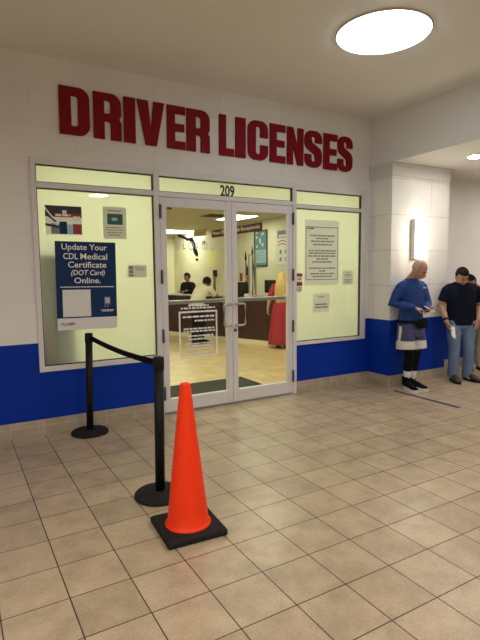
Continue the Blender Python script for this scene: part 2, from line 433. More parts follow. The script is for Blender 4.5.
ZM0, ZM1, ZT = 2.388, 2.438, 2.606    # transom rail and head
w1 = struct('window_1')
g = MB(); frame_rect(g, X0, 1.497, Z0, Z1, .047, 0, .054, .056); g.box((X0+.047, -.02, ZM0), (1.497, .06, ZM1))
obj('window_frame', g, M['alu'], w1, bevel=.004)
pane('window_pane', .333, 1.497, .672, ZM0, w1, M['wglass']); bead(.333, 1.497, .672, ZM0, w1)
pane('transom_pane', .333, 1.497, ZM1, ZT, w1, M['wglass']); bead(.333, 1.497, ZM1, ZT, w1)
obj('window_film', MB().add([(.333,.045,.672),(1.497,.045,.672),(1.497,.045,ZM0),(.333,.045,ZM0)], [(0,1,2,3)]), M['film'], w1)
obj('transom_film', MB().add([(.333,.045,ZM1),(1.497,.045,ZM1),(1.497,.045,ZT),(.333,.045,ZT)], [(0,1,2,3)]), M['film'], w1)
w2 = struct('window_2')
g = MB(); frame_rect(g, 3.376, X1, Z0+.006, Z1, 0, .087, .044, .078); g.box((3.376, -.02, 2.362), (X1-.087, .06, 2.405))
obj('window_frame', g, M['alu'], w2, bevel=.004)
pane('window_pane', 3.376, 4.475, .668, 2.362, w2, M['wglass']); bead(3.376, 4.475, .668, 2.362, w2)
pane('transom_pane', 3.376, 4.475, 2.405, 2.584, w2, M['wglass']); bead(3.376, 4.475, 2.405, 2.584, w2)
obj('window_film', MB().add([(3.376,.045,.668),(4.475,.045,.668),(4.475,.045,2.362),(3.376,.045,2.362)], [(0,1,2,3)]), M['film'], w2)
obj('transom_film', MB().add([(3.376,.045,2.405),(4.475,.045,2.405),(4.475,.045,2.584),(3.376,.045,2.584)], [(0,1,2,3)]), M['film'], w2)
w3 = struct('window_3')
g = MB(); g.box((1.497, -.02, 0), (1.560, .06, Z1)); g.box((3.318, -.02, 0), (3.376, .06, Z1))
g.box((1.560, -.02, ZM0-.004), (3.318, .06, 2.436)); g.box((1.560, -.02, 2.600), (3.318, .06, Z1))
obj('door_frame', g, M['alu'], w3, bevel=.004)
pane('transom_pane', 1.560, 3.318, 2.436, 2.600, w3, M['wglass']); bead(1.560, 3.318, 2.436, 2.600, w3)
obj('transom_film', MB().add([(1.560,.045,2.436),(3.318,.045,2.436),(3.318,.045,2.6),(1.560,.045,2.6)], [(0,1,2,3)]), M['film'], w3)
obj('threshold', MB().box((1.56, -.03, 0), (3.318, .09, .014)), M['steel'], w3)
# the street number 209 in condensed black vinyl
num = text('street_number', '209', M['digit'], w3, (2.413, .0255, 2.503), w=.190, h=.135, bold=.03, depth=.001)
num['label'] = 'black street number 209'

def leaf(name, x0, x1, hinge_left):
    d = struct(name)
    a, b = .072, .078
    gx0, gx1 = x0+a, x1-a
    g = MB(); frame_rect(g, x0, x1, .018, 2.380, a, a, .150, .100, y0=-.015, y1=.035)
    obj('door_frame', g, M['alu'], d, bevel=.004)
    obj('door_glass', MB().box((gx0, .006, .168), (gx1, .014, 2.280)), M['glass'], d)
    sgn = 1 if hinge_left else -1
    hx = x0 if hinge_left else x1
    for z in (2.225, 1.528, .882, .238):
        h = MB(); h.lathe([(.011, -.075), (.013, -.073), (.013, .073), (.011, .075)], (hx, -.030, z), n=14)
        h.box((hx-.010, -.028, z-.07), (hx+.016 if hinge_left else hx+.010, -.014, z+.07))
        obj('hinge', h, M['hinge'], d)
    ix = x1-.036 if hinge_left else x0+.036       # meeting stile centre line
    p = MB(); q = ix - sgn*.105
    p.tube([(ix, -.012, 1.200), (ix, -.06, 1.200), (ix-sgn*.012, -.072, 1.200), (q+sgn*.03, -.072, 1.200), (q+sgn*.008, -.072, 1.193), (q, -.072, 1.17),
            (q, -.072, .975), (q+sgn*.008, -.072, .952), (q+sgn*.03, -.072, .945), (ix-sgn*.012, -.072, .945), (ix, -.06, .945), (ix, -.012, .945)], [.0125]*12, side=(0,0,1) , n=12)
    obj('pull_handle', p, M['steel'], d)
    pb = MB(); pb.box((x0+.03, .052, 1.218), (x1-.03, .085, 1.262)); pb.box((x0+.03, .035, 1.205), (x0+.075, .09, 1.275)); pb.box((x1-.075, .035, 1.205), (x1-.03, .09, 1.275))
    obj('push_bar', pb, M['steel'], d, bevel=.006)
    return d
d1 = leaf('door_1', 1.563, 2.438, True)
d2 = leaf('door_2', 2.442, 3.315, False)
lk = MB().lathe([(.019, 0), (.019, .008), (.012, .012), (.012, .014)], n=20).xf(Matrix.Translation((2.474, -.015, .885)) @ Matrix.Rotation(PI/2, 4, 'X'))
obj('lock_cylinder', lk, M['hinge'], d2)
# closer arm tip at the top of the left leaf
obj('closer_bracket', MB().box((1.675, .036, 2.262), (1.72, .06, 2.285)), M['hinge'], d1)
# vinyl print on the left leaf: framed notice, letters and the black state outline
vf = MB(); frame_rect(vf, 1.762, 2.246, .606, 1.138, .020, .020, .020, .020, y0=.0045, y1=.006)
obj('vinyl_border', vf, M['white_print'], d1)
rows = [(1.80, 2.22, 1.198, .017, .62), (1.77, 2.24, 1.170, .019, .92), (1.80, 2.22, 1.072, .020, .95), (1.95, 2.22, 1.025, .019, .95),
        (1.81, 2.22, .935, .018, .95), (1.81, 2.22, .905, .018, .97), (1.85, 2.21, .852, .017, .9), (1.86, 2.10, .815, .017, .9),
        (1.83, 2.21, .765, .014, .9), (1.83, 2.20, .735, .014, .85), (1.83, 2.20, .705, .014, .9), (1.83, 2.15, .655, .013, .85)]
o = obj('vinyl_lettering', lines(rows, .006), M['white_print'], d1); o['label'] = 'white vinyl lines of notice text'
fl_ = [(1.765,1.985),(1.80,1.990),(1.84,1.975),(1.885,1.955),(1.935,1.958),(1.945,1.972),(1.958,1.950),(1.972,1.915),(1.988,1.880),(2.000,1.835),(2.012,1.80),(2.018,1.77),
       (2.005,1.748),(1.985,1.752),(1.968,1.778),(1.955,1.80),(1.952,1.835),(1.945,1.87),(1.930,1.90),(1.910,1.922),(1.880,1.920),(1.855,1.938),(1.815,1.952),(1.775,1.962)]
me = curve_shape([fl_, ], .001); o = link('vinyl_emblem', me, M['digit'], d1, (0, .0045, 0)); o['label'] = 'black state outline emblem'
for tx, x, w_, h_ in (('F', 1.785, .04, .08), ('L', 1.85, .04, .08), ('O', 1.93, .07, .095), ('R', 2.005, .05, .08), ('I', 2.065, .012, .08), ('D', 2.12, .05, .08), ('A', 2.195, .055, .08)):
    text('vinyl_letter', tx, M['white_print'], d1, (x, .0040, 1.868), w=w_, h=h_, bold=.01)
for (xx, zz) in ((1.995, 1.715),):
    obj('vinyl_emblem_island', MB().box((xx-.012, .0045, zz-.012), (xx+.02, .0055, zz+.012)), M['digit'], d1)

# ------------------------------------------------------------------ posters taped on the glass (front of glass y = .026)
YG = .0255
def sheet(name, label, x0, x1, z0, z1, m, cat='poster', group=None, th=.0015):
    """a thing standing on the glass, local origin at its lower left"""
    t = thing(name, label, cat, (x0, YG-th, z0), 0, group)
    thin = {M['paper']: M['thin_paper'], M['paper_grey']: M['thin_paper_grey']}.get(m)
    if thin: obj('paper_sheet', MB().add([(0, .0004, 0), (x1-x0, .0004, 0), (x1-x0, .0004, z1-z0), (0, .0004, z1-z0)], [(0,1,2,3)]), thin, t)
    else: obj('paper_sheet', MB().box((0, 0, 0), (x1-x0, th, z1-z0)), m, t)
    return t, x1-x0, z1-z0

# navy poster, a real sheet leaning with slight tilt
t, w, h = sheet('poster', 'large navy poster with bold white words about a CDL medical certificate on the left window', .475, 1.072, 1.012, 1.892, M['navy'], th=.003)
t.rotation_euler = (0, R(.6), 0)
obj('footer_strip', MB().box((0, -.0008, 0), (w, 0, .118)), M['paper'], t)
for s_, x_, z, w_, h_ in [('Update Your', .284, .818, .445, .076), ('CDL', .146, .735, .142, .060), ('Medical', .374, .735, .268, .062), ('Certificate', .308, .652, .380, .060)]:
    text('lettering', s_, M['white_print'], t, (x_, -.0008, z), w=w_, h=h_, bold=.010)
text('lettering', '(DOT Card)', M['white_print'], t, (.313, -.0008, .565), w=.335, h=.068, bold=.010, shear=.22)
text('lettering', 'Online.', M['white_print'], t, (.305, -.0008, .494), w=.262, h=.058, bold=.010)
obj('small_print', lines([(.03, .58, .429, .009, .97)], -.0002), M['white_print'], t)
obj('small_print', lines([(.43, .57, .190, .007, .95), (.43, .57, .178, .007, .8)], -.0002), M['white_print'], t)
obj('blank_panel', MB().box((.057, -.0008, .131), (.330, 0, .402)), M['paper'], t)
obj('phone_picture', MB().box((.470, -.0008, .245), (.530, 0, .325), 0).box((.478, -.0014, .262), (.522, -.0008, .315), 1).box((.470, -.0008, .222), (.480, 0, .232), 1).box((.50, -.0008, .222), (.51, 0, .232), 1), [M['slate'], M['paper_grey']], t)
text('footer_lettering', 'FLHSMV', M['ink'], t, (.108, -.0010, .060), w=.135, h=.030, bold=.02)

# two pictures above it
t, w, h = sheet('flyer', 'white flyer with dark banner and red and blue picture, top left of left window', .408, .752, 1.955, 2.232, M['paper'])
b = MB()
b.box((0, -.0006, .17), (w, 0, h), 0)
for k in range(4): b.add([(0, -.0012, .262-.052*k), (0, -.0012, .238-.052*k), (.07+.02*k, -.0012, .148-.030*k), (.09+.02*k, -.0012, .148-.024*k)], [(0,1,2,3)], 1 if k % 2 == 0 else 0)
b.box((.085, -.0010, .168), (w, -.0004, .205), 2); b.box((.05, -.0008, .005), (.13, 0, .105), 3); b.box((.13, -.0008, .005), (.20, 0, .125), 4); b.box((.20, -.0008, .005), (.255, 0, .10), 5); b.box((.255, -.0008, .005), (.34, 0, .105), 2)
b.box((.16, -.0014, .20), (.20, -.0006, .235), 1); b.box((.26, -.0014, .135), (.33, -.0006, .18), 1)
obj('printed_picture', b, [M['ink'], M['paper'], M['red_print'], M['slate'], M['navy'], M['pale_blue']], t)
obj('lettering', lines([(.09, .24, .187, .018, .95)], -.0012), M['white_print'], t)
t, w, h = sheet('flyer', 'pale grey flyer with dark green picture, top middle of left window', .962, 1.204, 1.925, 2.248, M['paper_grey'])
obj('printed_picture', MB().box((.045, -.0006, .145), (.205, 0, .255)).box((.09, -.0010, .185), (.15, -.0006, .215), 1), [M['green_print'], M['pale_blue']], t)
obj('heading', lines([(.03, .21, .285, .012, .8)], 0), M['ink_grey'], t)
obj('lettering', lines([(.02, .22, .115, .010, .9), (.02, .22, .09, .010, .95), (.02, .22, .065, .010, .8), (.02, .2, .04, .010, .7)], 0), M['ink_grey'], t)
t, w, h = sheet('card', 'small grey card with two dark squares right of the navy poster', 1.206, 1.410, 1.525, 1.656, M['paper_grey'], 'card')
obj('printed_squares', MB().box((.012, -.0006, .085), (.055, 0, .118)).box((.012, -.0006, .045), (.055, 0, .076)).box((.012, -.0006, .012), (.055, 0, .036)), M['ink_grey'], t)
obj('lettering', lines([(.075, .19, .10, .008, .9), (.075, .19, .08, .008, .8)], 0), M['ink_grey'], t)

# notices on the right window
t, w, h = sheet('notice', 'large white notice in a thin black border on the right window', 3.536, 4.108, 1.392, 2.232, M['paper'], 'notice')
b = MB(); frame_rect(b, .014, .556, .066, .752, .007, .007, .007, .007, y0=-.0006, y1=0)
obj('printed_border', b, M['ink'], t)
text('lettering', 'FLHSMV', M['ink'], t, (.095, -.0004, .728), w=.12, h=.024, bold=.03)
for para in (((.640, .86), (.603, .45), (.566, .80), (.524, .66)), ((.445, .95), (.412, .95), (.376, 1.), (.338, .42), (.300, .70)), ((.218, .92), (.182, .22), (.146, .82), (.110, .68))):
    obj('small_print', lines([(.05, .53, z, .018, f_) for z, f_ in para], 0), M['ink_grey'], t)
t, w, h = sheet('notice', 'small pale notice low on the right at the right window edge', 4.172, 4.372, 1.380, 1.575, M['paper'], 'notice')
for para in (((.165, .4), (.14, .9), (.12, .8)), ((.075, .95), (.055, .8), (.035, .9))): obj('small_print', lines([(.03, .17, z, .009, f_) for z, f_ in para], 0), M['ink_grey'], t)
t, w, h = sheet('notice', 'small white note taped alone below the bordered notice', 3.669, 3.955, 1.030, 1.278, M['paper'], 'notice')
text('lettering', 'NOTE', M['ink'], t, (.143, -.0004, .205), w=.085, h=.020, bold=.02)
obj('small_print', lines([(.03, .26, .105, .015, .88), (.03, .26, .066, .015, .92)], 0), M['ink'], t)
t, w, h = sheet('warning_sticker', 'small red and white sticker beside the right door jamb', 3.380, 3.497, 1.300, 1.545, M['paper'], 'sticker')
for z0_, z1_ in ((.205, .245), (.085, .135)): obj('printed_band', MB().box((0, -.0006, z0_), (w, 0, z1_)), M['red_print'], t)
obj('small_print', lines([(.03, .11, .185, .010, .95), (.03, .11, .165, .010, .8)], 0).box((.008, -.0008, .16), (.024, 0, .19)), M['ink'], t)
obj('small_print', lines([(.015, .11, .06, .010, .95), (.015, .11, .04, .010, .9), (.015, .11, .02, .010, .7)], 0), M['ink'], t)

# ------------------------------------------------------------------ raised red letters on the wall
LH = .447
def arc(cx, cz, r, a0, a1, n=7): return [(cx+r*math.cos(R(a0+(a1-a0)*i/n)), cz+r*math.sin(R(a0+(a1-a0)*i/n))) for i in range(n+1)]
def glyph(c, w, h=LH):
    s = min(.112, w*.385); b = .082; r = min(.10, w*.42); q = .028
    if c == 'I': return [[(0,0),(w,0),(w,h),(0,h)]]
    if c == 'L': return [[(0,0),(w,0),(w,b),(s*1.15,b),(s*1.15,h),(0,h)]]
    if c == 'E': return [[(0,0),(w,0),(w,b),(s*1.1,b),(s*1.1,h*.415),(w*.94,h*.415),(w*.94,h*.59),(s*1.1,h*.59),(s*1.1,h-b),(w,h-b),(w,h),(0,h)]]
    if c == 'V': return [[(0,h),(s*1.05,h),(w/2,.14),(w-s*1.05,h),(w,h),(w*.70,0),(w*.30,0)]]
    if c == 'N':
        k = s*.92; return [[(0,0),(k,0),(k,.23),(w-k,0),(w,0),(w,h),(w-k,h),(w-k,.21),(k,h),(0,h)]]
    if c == 'D':
        return [[(0,0)]+arc(w-r,r,r,-90,0)+arc(w-r,h-r,r,0,90)+[(0,h)], [(s,b)]+[(s,h-b)]+arc(w-s-q,h-b-q,q,90,0)+arc(w-s-q,b+q,q,0,-90)]
    if c == 'R':
        return [[(0,0),(s,0),(s,.175)]+arc(w-s-q,.175-q,q,90,0)+[(w-s,0),(w,0),(w,.155)]+arc(w-.04,.165,.04,0,55,4)+arc(w-.055,.255,.055,-45,0,4)+arc(w-r,h-r,r,0,90)+[(0,h)],
                [(s,.25),(s,h-b+.01)]+arc(w-s-q,h-b+.01-q,q,90,0)+arc(w-s-q,.25+q,q,0,-90)]
    if c == 'C':
        return [[(w,.262),(w-s,.262)]+arc(w-s-q,h-b+.015-q,q,0,90)+arc(s+q,h-b+.015-q,q,90,180)+arc(s+q,b-.015+q,q,180,270)+arc(w-s-q,b-.015+q,q,270,360)+[(w-s,.175),(w,.175)]+
                arc(w-r,r,r,0,-90)+arc(r,r,r,-90,-180)+arc(r,h-r,r,180,90)+arc(w-r,h-r,r,90,0)]
    if c == 'S':
        b2 = .068
        return [[(w,.305)]+arc(w-r,h-r,r,0,90)+arc(r,h-r,r,90,180)+[(0,.285),(.022,.238),(.06,.210),(w-s-.01,.158)]+arc(w-s-q,b2+q,q,0,-90)+arc(s+q,b2+q,q,-90,-180)+[(s,.155),(0,.155)]+
                arc(r,r,r,180,270)+arc(w-r,r,r,270,360)+[(w,.175),(w-.018,.222),(w-.055,.252),(s+.01,.302)]+arc(s+q,h-b2-q,q,180,90)+arc(w-s-q,h-b2-q,q,90,0)+[(w-s,.305)]]
XS = [('D', .571, .857), ('R', .894, 1.172), ('I', 1.199, 1.320), ('V', 1.340, 1.638), ('E', 1.669, 1.877), ('R', 1.896, 2.173),
      ('L', 2.296, 2.486), ('I', 2.507, 2.639), ('C', 2.672, 2.950), ('E', 2.980, 3.205), ('N', 3.232, 3.478), ('S', 3.501, 3.772), ('E', 3.803, 4.030), ('S', 4.039, 4.293)]
WHERE = ['first letter of the wall sign', 'second letter of the wall sign', 'third letter of the wall sign', 'fourth letter of the wall sign', 'fifth letter of the wall sign', 'last letter of the word DRIVER',
         'first letter of the word LICENSES', 'second letter of the word LICENSES', 'third letter of the word LICENSES', 'fourth letter of the word LICENSES', 'fifth letter of the word LICENSES',
         'sixth letter of the word LICENSES', 'seventh letter of the word LICENSES', 'last letter of the whole wall sign']
for (c, x0, x1), wh in zip(XS, WHERE):
    me = curve_shape(glyph(c, x1-x0), .022)
    o = link('sign_letter', me, M['red_letter'], None, (x0, -.022, 2.911-.0101*(x0-.571)), (0, .0095, 0))
    tag(o, 'dark red raised letter %s, %s' % (c, wh), 'letter', 'red letters of the wall sign')

# ------------------------------------------------------------------ lamps of the place and added unseen ones
def disc_lamp(name, label, loc, r, m, ring=.03, bulge=.02, group=None, cat='ceiling light'):
    t = thing(name, label, cat, loc, 0, group)
    obj('trim_ring', MB().lathe([(r+ring, 0), (r+ring, -.006), (r+ring*.5, -.014), (r, -.014), (r, 0)], n=64), M['cap'], t)
    n = 8; obj('diffuser', MB().lathe([(max(.002, r*math.cos(PI/2*i/n)), -.010-bulge*math.sin(PI/2*i/n)) for i in range(n+1)], n=64), m, t)
    return t
disc_lamp('skylight', 'round white glowing skylight in the high ceiling above the red letters', (2.91, -1.87, H), .392, M['skylight'], ring=.012, bulge=.05)
disc_lamp('downlight', 'small round downlight in the low ceiling at the right', (5.34, -1.13, HL), .115, M['downlight'], ring=.02, bulge=.01)
for x, y in ((-3.4, -3.98), (-.7, -3.98), (-2.05, -3.98), (1.97, -3.98), (-3.4, -6.5), (-.7, -6.5), (1.97, -6.5), (-2., -9.), (1.97, -9.), (5.4, -3.6), (7.9, -1.13), (7.9, -3.6), (7.9, -6.2)):  # out of view; one at the left is added to brighten the left wall
    disc_lamp('downlight', 'round downlight out of view along the low ceiling', (x, y, HL), .165, M['downlight'], ring=.02, bulge=.01, group='downlights out of view')

t = thing('wall_sconce', 'tall glowing box light on the white pillar above the man in blue', 'wall light', (5.10, YP, 1.985))
obj('housing', MB().box((-.098, -.075, -.265), (.098, 0, .265)), M['cap'], t, bevel=.004)
obj('diffuser', MB().box((-.088, -.125, -.258), (.098, -.075, .262)), M['sconce'], t, bevel=.006)

def troffer(x, y, lx, ly, label, group=None):
    t = thing('ceiling_troffer', label, 'ceiling light', (x, y, OH), 0, group)
    b = MB(); b.box((-lx/2-.02, -ly/2-.02, -.012), (lx/2+.02, -ly/2, 0)); b.box((-lx/2-.02, ly/2, -.012), (lx/2+.02, ly/2+.02, 0)); b.box((-lx/2-.02, -ly/2, -.012), (-lx/2, ly/2, 0)); b.box((lx/2, -ly/2, -.012), (lx/2+.02, ly/2, 0))
    obj('frame', b, M['cap'], t); obj('diffuser', MB().box((-lx/2, -ly/2, -.008), (lx/2, ly/2, -.001)), M['troffer'], t)
troffer(6.35, 10.8, 1.2, 1.2, 'far glowing ceiling panel seen through the left door')
troffer(6.05, 6.15, .6, 1.2, 'near glowing ceiling panel seen through both doors')
for x, y in ((.9, 1.2), (2.4, 1.6), (3.95, 1.2), (2.4, 4.6), (4.9, 3.0), (3.2, 8.), (.9, 3.6)):  # unseen panels added to light the office and the window film from behind
    troffer(x, y, 1.2, .6, 'unseen glowing ceiling panel added to light the office', 'office ceiling panels out of view')

vt = thing('ceiling_vent', 'dark slotted vent in the office ceiling beside the near glowing panel', 'vent', (5.35, 5.95, OH))
obj('frame', MB().box((-.30, -.30, -.012), (.30, .30, 0)), M['ink_grey'], vt)
b = MB()
for i in range(9): b.box((-.27, -.27+.06*i, -.020), (.27, -.24+.06*i, -.012))
obj('slats', b, M['gasket'], vt)

# ------------------------------------------------------------------ stanchions and belt
def stanchion(loc, label, lean):
    t = thing('stanchion_post', label, 'stanchion', loc, 0)
    obj('base', MB().lathe([(.176, 0), (.180, .006), (.180, .018), (.172, .026), (.10, .034), (.05, .040), (.045, .042)], n=56), M['rubber'], t)
    obj('pole', MB().lathe([(.034, .038), (.034, .905)], n=32), M['black'], t, rot=(0, lean, 0))
    obj('belt_head', MB().lathe([(.034, .900), (.038, .905), (.038, .985), (.034, .994), (.02, .996)], n=32), M['black'], t, rot=(0, lean, 0))
    return t
P1 = V((.696, -.205, 0)); P2 = V((.786, -1.880, 0))
stanchion(P1, 'black stanchion post standing by the blue wall under the left window', R(1.5))
stanchion(P2, 'black stanchion post standing on the tiles just behind the cone', R(.8))
b = MB(); n = 26; d = (P2-P1).normalized()
a0 = P1 + d*.036 + V((.026, 0, 0)); a1 = P2 - d*.036 + V((.014, 0, 0))
up = []; lo = []
for i in range(n+1):
    u = i/n; p = a0.lerp(a1, u); z = .955 - .024*4*u*(1-u) - .008*u
    hh = .024*(1-.25*math.sin(PI*u)); tw = .010*math.sin(PI*u)
    up.append(V((p.x+tw, p.y, z+hh))); lo.append(V((p.x-tw, p.y, z-hh)))
vs = []; fs = []
for u_, l_ in zip(up, lo): vs += [u_+V((.0012,0,0)), l_+V((.0012,0,0)), l_-V((.0012,0,0)), u_-V((.0012,0,0))]
for i in range(n):
    for k in range(4): fs.append((4*i+k, 4*i+(k+1) % 4, 4*i+4+(k+1) % 4, 4*i+4+k))
fs += [(0,1,2,3), (4*n+3, 4*n+2, 4*n+1, 4*n)]
tag(obj('barrier_belt', MB().add(vs, fs, 0, True), M['belt']), 'black webbing belt sagging between the two stanchion posts', 'belt')

# ------------------------------------------------------------------ traffic cone
t = thing('traffic_cone', 'tall orange traffic cone on a square black base', 'traffic cone', (.765, -2.405, 0), R(-4))
bs = MB(); k = .187
bs.add([(-k,-k,0),(k,-k,0),(k,k,0),(-k,k,0),(-k,-k,.042),(k,-k,.042),(k,k,.042),(-k,k,.042)], [(0,3,2,1),(0,1,5,4),(1,2,6,5),(2,3,7,6),(3,0,4,7),(4,5,6,7)])
obj('base', bs, M['rubber'], t, bevel=.014, seg=3)
prof = [(.140, .040), (.142, .048), (.133, .055), (.127, .062)]
prof += [(.127-(.127-.0315)*i/12, .062+(.905-.062)*i/12) for i in range(1, 13)]
prof += [(.029, .912), (.021, .913), (.020, .88)]
obj('cone_body', MB().lathe(prof, n=56), M['orange'], t)
tag(obj('tape_strip', MB().box((-.026, -.485, 0), (.026, .485, .001)), M['tape'], loc=(4.53, -1.08, 0)), 'straight dark blue tape strip stuck on the floor tiles', 'tape')

# ------------------------------------------------------------------ people
def hand(mb, wrist, fdir, pn, side, curl=.5, thumb=1., s=1.):
    """palm, four unequal fingers and a thumb: fdir = finger direction, pn = direction the palm faces, side = towards the thumb"""
    w = V(wrist); f_ = V(fdir).normalized(); p = V(pn); p = (p - f_*p.dot(f_)).normalized(); a = V(side); a = (a - f_*a.dot(f_) - p*a.dot(p)).normalized()
    mb.tube([w - f_*.02*s, w + f_*.015*s, w + f_*.05*s, w + f_*.088*s], [(.024*s, .018*s), (.030*s, .017*s), (.039*s, .015*s), (.038*s, .013*s)], side=a, n=14)
    for k, (off, L_) in enumerate(((.029, .070), (.010, .078), (-.010, .073), (-.028, .058))):
        q = w + f_*.086*s + a*off*s; pts = [q - f_*.03*s, q]; d_ = f_.copy(); ang = 0
        for j, fr in enumerate((.45, .32, .23)):
            ang += curl*(.9, 1.1, .8)[j]; d_ = f_*math.cos(ang) + p*math.sin(ang) + a*off*.6
            pts.append(pts[-1] + d_.normalized()*L_*fr*s)
        mb.tube(pts, [.0095*s, .0098*s, .009*s, .0085*s, .007*s], side=a, n=10)
    q = w + f_*.022*s + a*.022*s; d1_ = (f_*.75 + a*.7 + p*.35*thumb).normalized(); d2_ = (f_*1. + a*.25 + p*.55*thumb).normalized()
    mb.tube([q, q + d1_*.036*s, q + d1_*.036*s + d2_*.030*s, q + d1_*.036*s + d2_*.052*s], [.013*s, .0115*s, .0105*s, .0085*s], side=p, n=10)

def head(mb, M4, s=1.):
    """head in its own frame: face towards -y, origin at the top of the neck; M4 places it"""
    q = MB()
    q.ball((0, .008, .118), (.077, .096, .098)); q.ball((0, -.022, .060), (.060, .072, .076)); q.ball((0, -.052, .018), (.032, .034, .026))
    q.ball((0, -.075, .098), (.054, .018, .014))                    # brow
    q.tube([(0, -.086, .092), (0, -.100, .070), (0, -.108, .056)], [(.009, .010), (.011, .012), (.015, .012)], n=10)
    q.ball((0, -.088, .030), (.022, .012, .011))                    # mouth
    for sx in (-1, 1):
        q.ball((sx*.045, -.070, .058), (.022, .018, .022))          # cheek
        q.ball((sx*.079, .012, .078), (.010, .022, .032))           # ear
    q.xf(M4 @ Matrix.Scale(s, 4)); mb.add(q.v, q.f, 0, True)
def face_bits(parent, M4, s=1.):
    for sx in (-1, 1): obj('eye', MB().ball((sx*.031, -.084, .082), (.013, .007, .006)).xf(M4 @ Matrix.Scale(s, 4)), M['eye'], parent)
    obj('mouth', MB().ball((0, -.0975, .030), (.022, .005, .0045)).xf(M4 @ Matrix.Scale(s, 4)), M['lip'], parent)
    b = MB()
    for sx in (-1, 1): b.tube([(sx*.014, -.091, .100), (sx*.032, -.088, .106), (sx*.050, -.076, .100)], [.004, .0048, .003], n=8)
    obj('eyebrows', b.xf(M4 @ Matrix.Scale(s, 4)), M['hair_dark'], parent)
def headM(p, pitch=0, yaw=0, roll=0): return Matrix.Translation(p) @ Euler((R(pitch), R(roll), R(yaw)), 'ZXY' if False else 'XYZ').to_matrix().to_4x4()
def hair_cap(parent, M4, m, r=(.083, .102, .102), cut=lambda c: c.y > -.04 or c.z > .165, s=1., extra=None, name='hair'):
    q = MB(); q.ball((0, .010, .122), r, n=36, m=24)
    keep = [i for i, f_ in enumerate(q.f) if cut(sum((q.v[j] for j in f_), V((0,0,0)))/len(f_)) and sum((q.v[j] for j in f_), V((0,0,0))).z/len(f_) > .045]
    q.f = [q.f[i] for i in keep]; q.m = [0]*len(q.f); q.sm = [True]*len(q.f)
    if extra: extra(q)
    o = obj(name, q.xf(M4 @ Matrix.Scale(s, 4)), m, parent)
    sd = o.modifiers.new('thick', 'SOLIDIFY'); sd.thickness = .012; sd.offset = -.6
    return o
def shoe(parent, heel, yaw, m, sole, L_=.28, name='shoe', k=1., col=.10):
    M4 = Matrix.Translation(heel) @ Matrix.Rotation(yaw, 4, 'Z')
    u = MB(); u.tube([(0, .03, .055), (0, -.04, .062), (0, -.11, .055), (0, -.18, .042), (0, -L_+.055, .035)], [(.036*k, .048), (.038*k, .052), (.042*k, .042), (.046*k, .030), (.038*k, .024)], n=18)
    u.tube([(0, .012, .05), (0, .008, .10), (0, .006, col)], [(.048*k, .058), (.052*k, .060), (.054*k, .062)], n=18, dome=False)
    o = remesh(u.xf(M4), name, m, parent, voxel=.006, smooth=3)
    b = MB(); n = 24; ring = []
    for i in range(n):
        a = 2*PI*i/n; y = -.100 + .170*math.cos(a)*L_/.28; x = (.052 + .004*math.cos(a+PI))*k*math.sin(a); ring.append((x*1.12, y))
    b.add([(x, y, 0) for x, y in ring]+[(x, y, .034) for x, y in ring], [list(range(n))[::-1], list(range(n, 2*n))]+[(i, (i+1) % n, n+(i+1) % n, n+i) for i in range(n)])
    obj('sole', b.xf(M4), sole, o)
    return o

def grow(r, d): return [(a+d, b+d) if not isinstance(q, (int, float)) else q for q in r for a, b in [q if isinstance(q, (tuple, list)) else (q, q)]]

# --- man in the royal blue sweatshirt looking at his phone
p1 = thing('person', 'man in blue sweatshirt, slate shorts and black leggings looking at his phone', 'person', (4.815, -.665, 0), R(-3))
sk = MB()
hipR, hipL = V((-.085, .075, .90)), V((.085, .075, .90)); knR, knL = V((-.052, .03, .48)), V((.050, .02, .48)); anR, anL = V((-.050, .075, .09)), V((.055, .09, .09))
shR, shL = V((-.160, .075, 1.375)), V((.160, .060, 1.375)); elR, elL = V((-.270, .130, 1.140)), V((.215, .010, 1.125)); wrR, wrL = V((-.125, -.110, 1.090)), V((.075, -.130, 1.060))
def torso(mb, d=0., top=1.0, bot=.88, sc=1., y=0.):
    mb.tube([(0, .08+y, bot), (0, .075+y, 1.0), (0, .07+y, 1.12), (0, .07+y, 1.26), (0, .072+y, 1.36), (0, .078+y, 1.43), (0, .078+y, 1.465)],
            [(.160*sc+d, .118*sc+d), (.155*sc+d, .115*sc+d), (.148*sc+d, .110*sc+d), (.162*sc+d, .116*sc+d), (.168*sc+d, .108*sc+d), (.118*sc+d*.8, .082*sc+d*.8), (.068*sc+d*.5, .060*sc+d*.5)], n=24, dome=(d == 0))
def arm(mb, sh, el, wr, d=0., r=(.060, .052, .046, .040, .030), end=1.):
    a = sh.lerp(el, .5); b_ = el.lerp(wr, .4); e = el.lerp(wr, end)
    s0 = V((sh.x*.50, sh.y, sh.z+.012)); s1 = V((sh.x*.86, sh.y, sh.z-.002))
    mb.tube([s0, s1, sh.lerp(el, .10), a, el, b_, e], [r[0]*.72+d*.6, r[0]*.92+d*.7, r[0]+d*.8, r[1]+d, r[2]+d, r[3]+d, r[4]+d], side=(0,1,0), n=16)
def leg(mb, hp, kn, an, d=0., r=(.092, .078, .056, .058, .038), end=1.):
    mb.tube([hp, hp.lerp(kn, .5), kn, kn.lerp(an, .35), an], [q+d for q in r], side=(1,0,0), n=18)
torso(sk); arm(sk, shR, elR, wrR); arm(sk, shL, elL, wrL); leg(sk, hipR, knR, anR); leg(sk, hipL, knL, anL)
sk.tube([(0, .078, 1.42), (0, .045, 1.49), (0, .015, 1.535)], [.060, .054, .055], n=16)
H1 = headM((0, .004, 1.490), pitch=30, yaw=16)
head(sk, H1, 1.04)
hand(sk, wrR, (.78, -.58, -.22), (.2, .1, -1.), (.5, -.8, .4), curl=.38)
hand(sk, wrL, (-.55, -.80, .05), (-.1, .0, 1.), (.6, -.5, .3), curl=.35)
